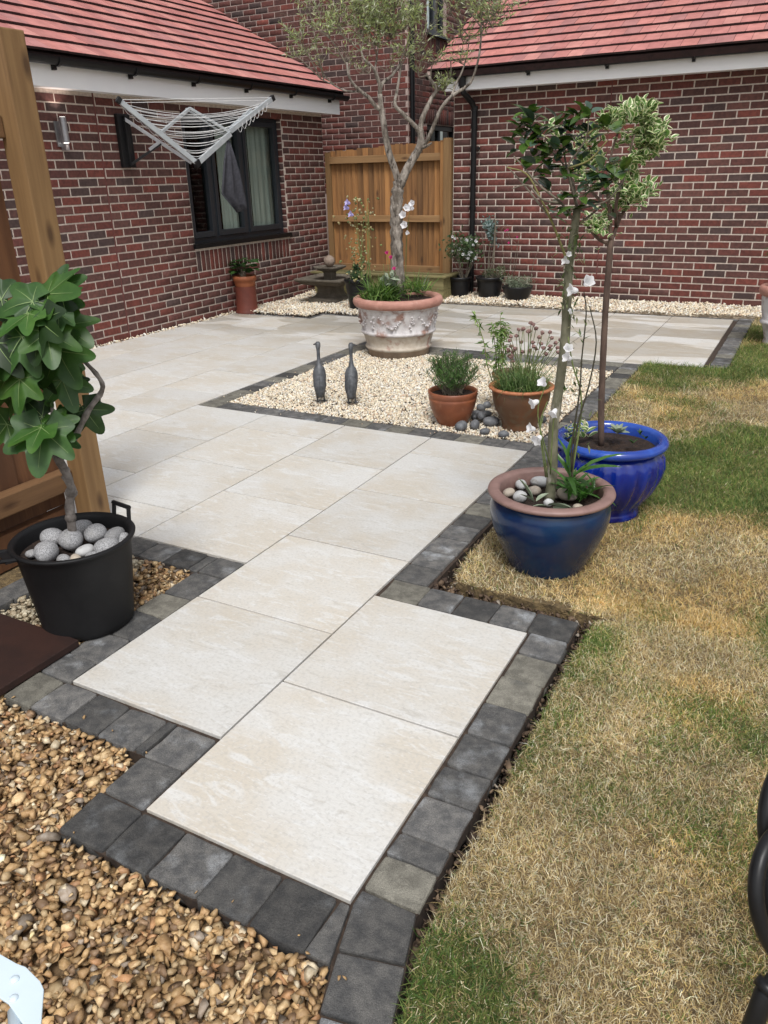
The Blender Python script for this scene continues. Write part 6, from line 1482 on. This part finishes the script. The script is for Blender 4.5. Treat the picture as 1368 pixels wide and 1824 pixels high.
# ---------------------------------------------------------------- airer on the left wall
V0 = np.array
def AX(px, py, x): o, d = ray(px, py); return Vector(tuple(o+d*(x-o[0])/d[0]))
ai = root('clothes_airer', (XL, 5.0, 1.8), 'folding silver clothes airer strung with lines, mounted high on the left brick wall', 'clothes airer')
MB().box((XL+.002, 4.925, 1.575), (XL+.045, 5.085, 2.035)).build('wall_plate', M_black, ai, bevel=.006)
MB().box((XL+.045, 4.985, 1.585), (XL+.075, 5.025, 2.02)).build('bracket', M_black, ai, bevel=.004)
pV = AX(350, 290, -4.15); pA = AX(213, 180, -4.40); pB = AX(484, 176, -3.98); pT = AX(338, 193, -4.25)
pS1 = AX(287, 236, -4.27); pS2 = AX(410, 236, -4.07); hinge = Vector((XL+.06, 5.0, 1.99))
def square_bar(a, b_, w_, name, mat, h=None):
    d = (b_-a); L_ = d.length; d.normalize(); x = d.cross(Vector((0, 0, 1))).normalized(); z = x.cross(d); M_ = Matrix.Translation(a) @ Matrix((x, d, z)).transposed().to_4x4(); h = h or w_
    mb = MB().box((-w_/2, 0, -h/2), (w_/2, L_, h/2), mtx=M_); return mb.build(name, mat, ai, bevel=.003)
square_bar(pV, pA, .028, 'arm', M_alu, .045); square_bar(pV+Vector((0, .02, 0)), pS2+Vector((0, 0, -.01)), .028, 'arm', M_alu, .05); square_bar(pS2+Vector((0, .0, .01)), pB, .028, 'arm', M_alu, .045)
square_bar(pS2+Vector((-.02, .02, .02)), pS2.lerp(pB, .55)+Vector((-.02, 0, .03)), .03, 'arm_sleeve', M_alu, .05)
square_bar(pS1, pT, .026, 'strut', M_alu); square_bar(pT, pS2, .026, 'strut', M_alu); square_bar(pT-Vector((.05, 0, 0)), AX(400, 240, -4.15), .018, 'strut', M_alu)
square_bar(hinge, pV-Vector((.05, .01, 0)), .032, 'support_arm', M_metal, .03)
square_bar(Vector((XL+.06, 5.0, 1.60)), hinge.lerp(pV, .50)-Vector((0, 0, .02)), .022, 'stay', M_black); square_bar(Vector((XL+.06, 5.0, 1.60)).lerp(hinge.lerp(pV, .5), .62)+Vector((0, 0, .004)), hinge.lerp(pV, .50), .028, 'stay_sleeve', M_metal)
for p in (pA, pB): d = (p-pV).normalized(); square_bar(p-d*.01, p+d*.03, .04, 'end_cap', M_black, .052)
square_bar(pV-Vector((0, .02, .02)), pV+Vector((0, .03, .01)), .05, 'hub', M_black, .06)
ln = MB()
for k in range(12):
    t = .16+.82*k/11; a = pV.lerp(pA, t); tb_ = t
    b_ = pV.lerp(pS2, tb_*2) if tb_ < .42 else pS2.lerp(pB, (tb_-.42)/.58)
    for off in ((0, 0, .02), (-.03, .02, .0)):
        ln.tube(curve_pts(a+Vector(off), b_+Vector(off), sag=.0 if k == 11 else (.035+.05*t)*rnd.uniform(.5, 1.2), n=12), .0022, 4, cap=False)
for k in range(7):
    a = pS2.lerp(pB, .15+.1*k); ln.tube(curve_pts(a+Vector((.015, 0, 0)), pS2.lerp(pB, .26+.1*k)+Vector((.015, 0, 0)), sag=.06, n=6), .002, 4, cap=False)
for k in range(6):
    a = pV.lerp(pA, .3+.1*k); ln.tube(curve_pts(a-Vector((.02, 0, 0)), pV.lerp(pA, .4+.1*k)-Vector((.05, 0, 0)), sag=.03, n=6), .002, 4, cap=False)
ln.build('lines', M_line, ai)
# cloth hanging from the airer
cz = [(AX(404, 250, -4.08), AX(409, 250, -4.08)), (AX(398, 285, -4.08), AX(418, 280, -4.06)), (AX(394, 320, -4.08), AX(425, 310, -4.05)), (AX(391, 345, -4.08), AX(431, 340, -4.05)), (AX(405, 362, -4.08), AX(437, 362, -4.05)), (AX(421, 380, -4.07), AX(438, 371, -4.05))]
V = []; F = []; n = 12
for i, (a, b_) in enumerate(smooth := cz):
    for k in range(n+1):
        t = k/n; p = a.lerp(b_, t); p.x += .022*math.sin(t*13+i*.4)*min(1, i*.5); V.append(tuple(p))
for i in range(len(cz)-1):
    for k in range(n): F.append((i*(n+1)+k, i*(n+1)+k+1, (i+1)*(n+1)+k+1, (i+1)*(n+1)+k))
clo = MB().add(V, F).build('hanging_cloth', M_cloth, None, smooth=True, origin=tuple(cz[0][0])); so_ = clo.modifiers.new('s', 'SOLIDIFY'); so_.thickness = .003
tag(clo, 'grey cloth hanging from the clothes airer in front of the window', 'cloth')

# wall light
wlt = root('wall_light', (XL, 4.26, 1.85), 'slim steel up and down light on the brick wall near the post', 'wall light')
MB().box((XL+.002, 4.215, 1.745), (XL+.018, 4.275, 1.945)).build('back_plate', M_metal, wlt, bevel=.002)
MB().tube([(XL+.07, 4.262, 1.775), (XL+.07, 4.262, 1.975)], .030, 20).build('lamp_body', M_metal, wlt)
MB().box((XL+.015, 4.245, 1.715), (XL+.075, 4.285, 1.772)).build('sensor', M_metal, wlt, bevel=.003)
MB().add([(XL+.05+v[0]*.016, 4.268+v[1]*.016, 1.738+v[2]*.016) for v in IV2], IF2).build('sensor_lens', M_pvc, wlt, smooth=True)
for zz, rx in ((1.985, 0), (1.765, math.pi)):
    l_ = bpy.data.lights.new('lamp', 'SPOT'); l_.energy = 1.6; l_.spot_size = math.radians(100); l_.spot_blend = .6; l_.color = (1, .82, .74); l_.shadow_soft_size = .015
    lo = bpy.data.objects.new('lamp', l_); COL.objects.link(lo); lo.parent = wlt; lo.location = Vector((.07, .002, zz-1.85)); lo.rotation_euler = (math.pi-rx if rx == 0 else 0, 0, 0)
    MB().tube([(XL+.07, 4.262, zz-.012 if rx == 0 else 1.775-.002), (XL+.07, 4.262, zz-.008 if rx == 0 else 1.7745)], .024, 16).build('lens', M_lampglass, wlt)

# white riveted bracket at the lower left, black tubing at the lower right
wb = root('white_bracket', (.49, -.66, 0), 'white painted metal bracket with two rivets at the lower left corner', 'bracket')
Zb = .5
def G(px, py, z=Zb): return Vector(tuple(ground(px, py, z)))
plate = [G(-60, 1658), G(0, 1699), G(30, 1716), G(46, 1722), G(72, 1748), G(78, 1762), G(72, 1840), G(45, 1830), G(14, 1787), G(-60, 1738)]
V = [p for p in plate]+[p-Vector((0, 0, .004)) for p in plate]; n = len(plate)
MB().add(V, [tuple(range(n-1, -1, -1)), tuple(range(n, 2*n))]+[(i, (i+1) % n, n+(i+1) % n, n+i) for i in range(n)]).build('plate', M_wpaint, wb, bevel=.0012)
for px, py in ((26, 1745), (24, 1779)):
    c = G(px, py, Zb); MB().add([(c.x+v[0]*.0062, c.y+v[1]*.0062, Zb+v[2]*.004) for v in IV3], IF3).build('rivet', M_wpaint, wb, smooth=True)
a, b_ = G(28, 1800, Zb-.012), G(40, 1990, Zb-.012)
MB().tube([a, b_], .010, 12).build('rail', M_wpaint, wb, smooth=True); MB().tube([b_, (b_.x, b_.y, 0)], .012, 10).build('leg', M_wpaint, wb, smooth=True)

tl = root('black_tubing', (1.5, -.1, 0), 'glossy black curved tubing standing over the lawn in the lower right corner', 'tubing')
def GN(px, py, dist): o, d = ray(px, py); return Vector(tuple(o+d*dist))
def loop(cx, cy, rx, ry, dist, r, tilt, name):
    P = []; n = 40; c = GN(cx, cy, dist)
    for k in range(n+1):
        th = 2*math.pi*k/n; P.append(GN(cx+rx*math.cos(th)*math.cos(tilt)-ry*math.sin(th)*math.sin(tilt), cy+rx*math.cos(th)*math.sin(tilt)+ry*math.sin(th)*math.cos(tilt), dist+.06*math.cos(th)))
    MB().tube(P, r, 14, cap=False).build(name, M_black, tl, smooth=True)
loop(1425, 1598, 78, 128, 1.28, .0125, -.10, 'hoop'); loop(1440, 1600, 70, 112, 1.31, .0125, -.10, 'inner_hoop')
loop(1446, 1475, 82, 135, 1.36, .0135, -.06, 'upper_hoop')
MB().tube([GN(1385, 1745, 1.28), GN(1362, 1770, 1.28), GN(1340, 1830, 1.30), GN(1320, 1880, 1.33)], .0165, 16).build('tube', M_black, tl, smooth=True)
MB().tube([GN(1372, 1752, 1.28), GN(1360, 1766, 1.28)], .0195, 16).build('collar', M_black, tl, smooth=True)
b_ = GN(1320, 1880, 1.33); MB().tube([b_, (b_.x+.02, b_.y-.05, .0)], .0165, 12).build('leg', M_black, tl, smooth=True)
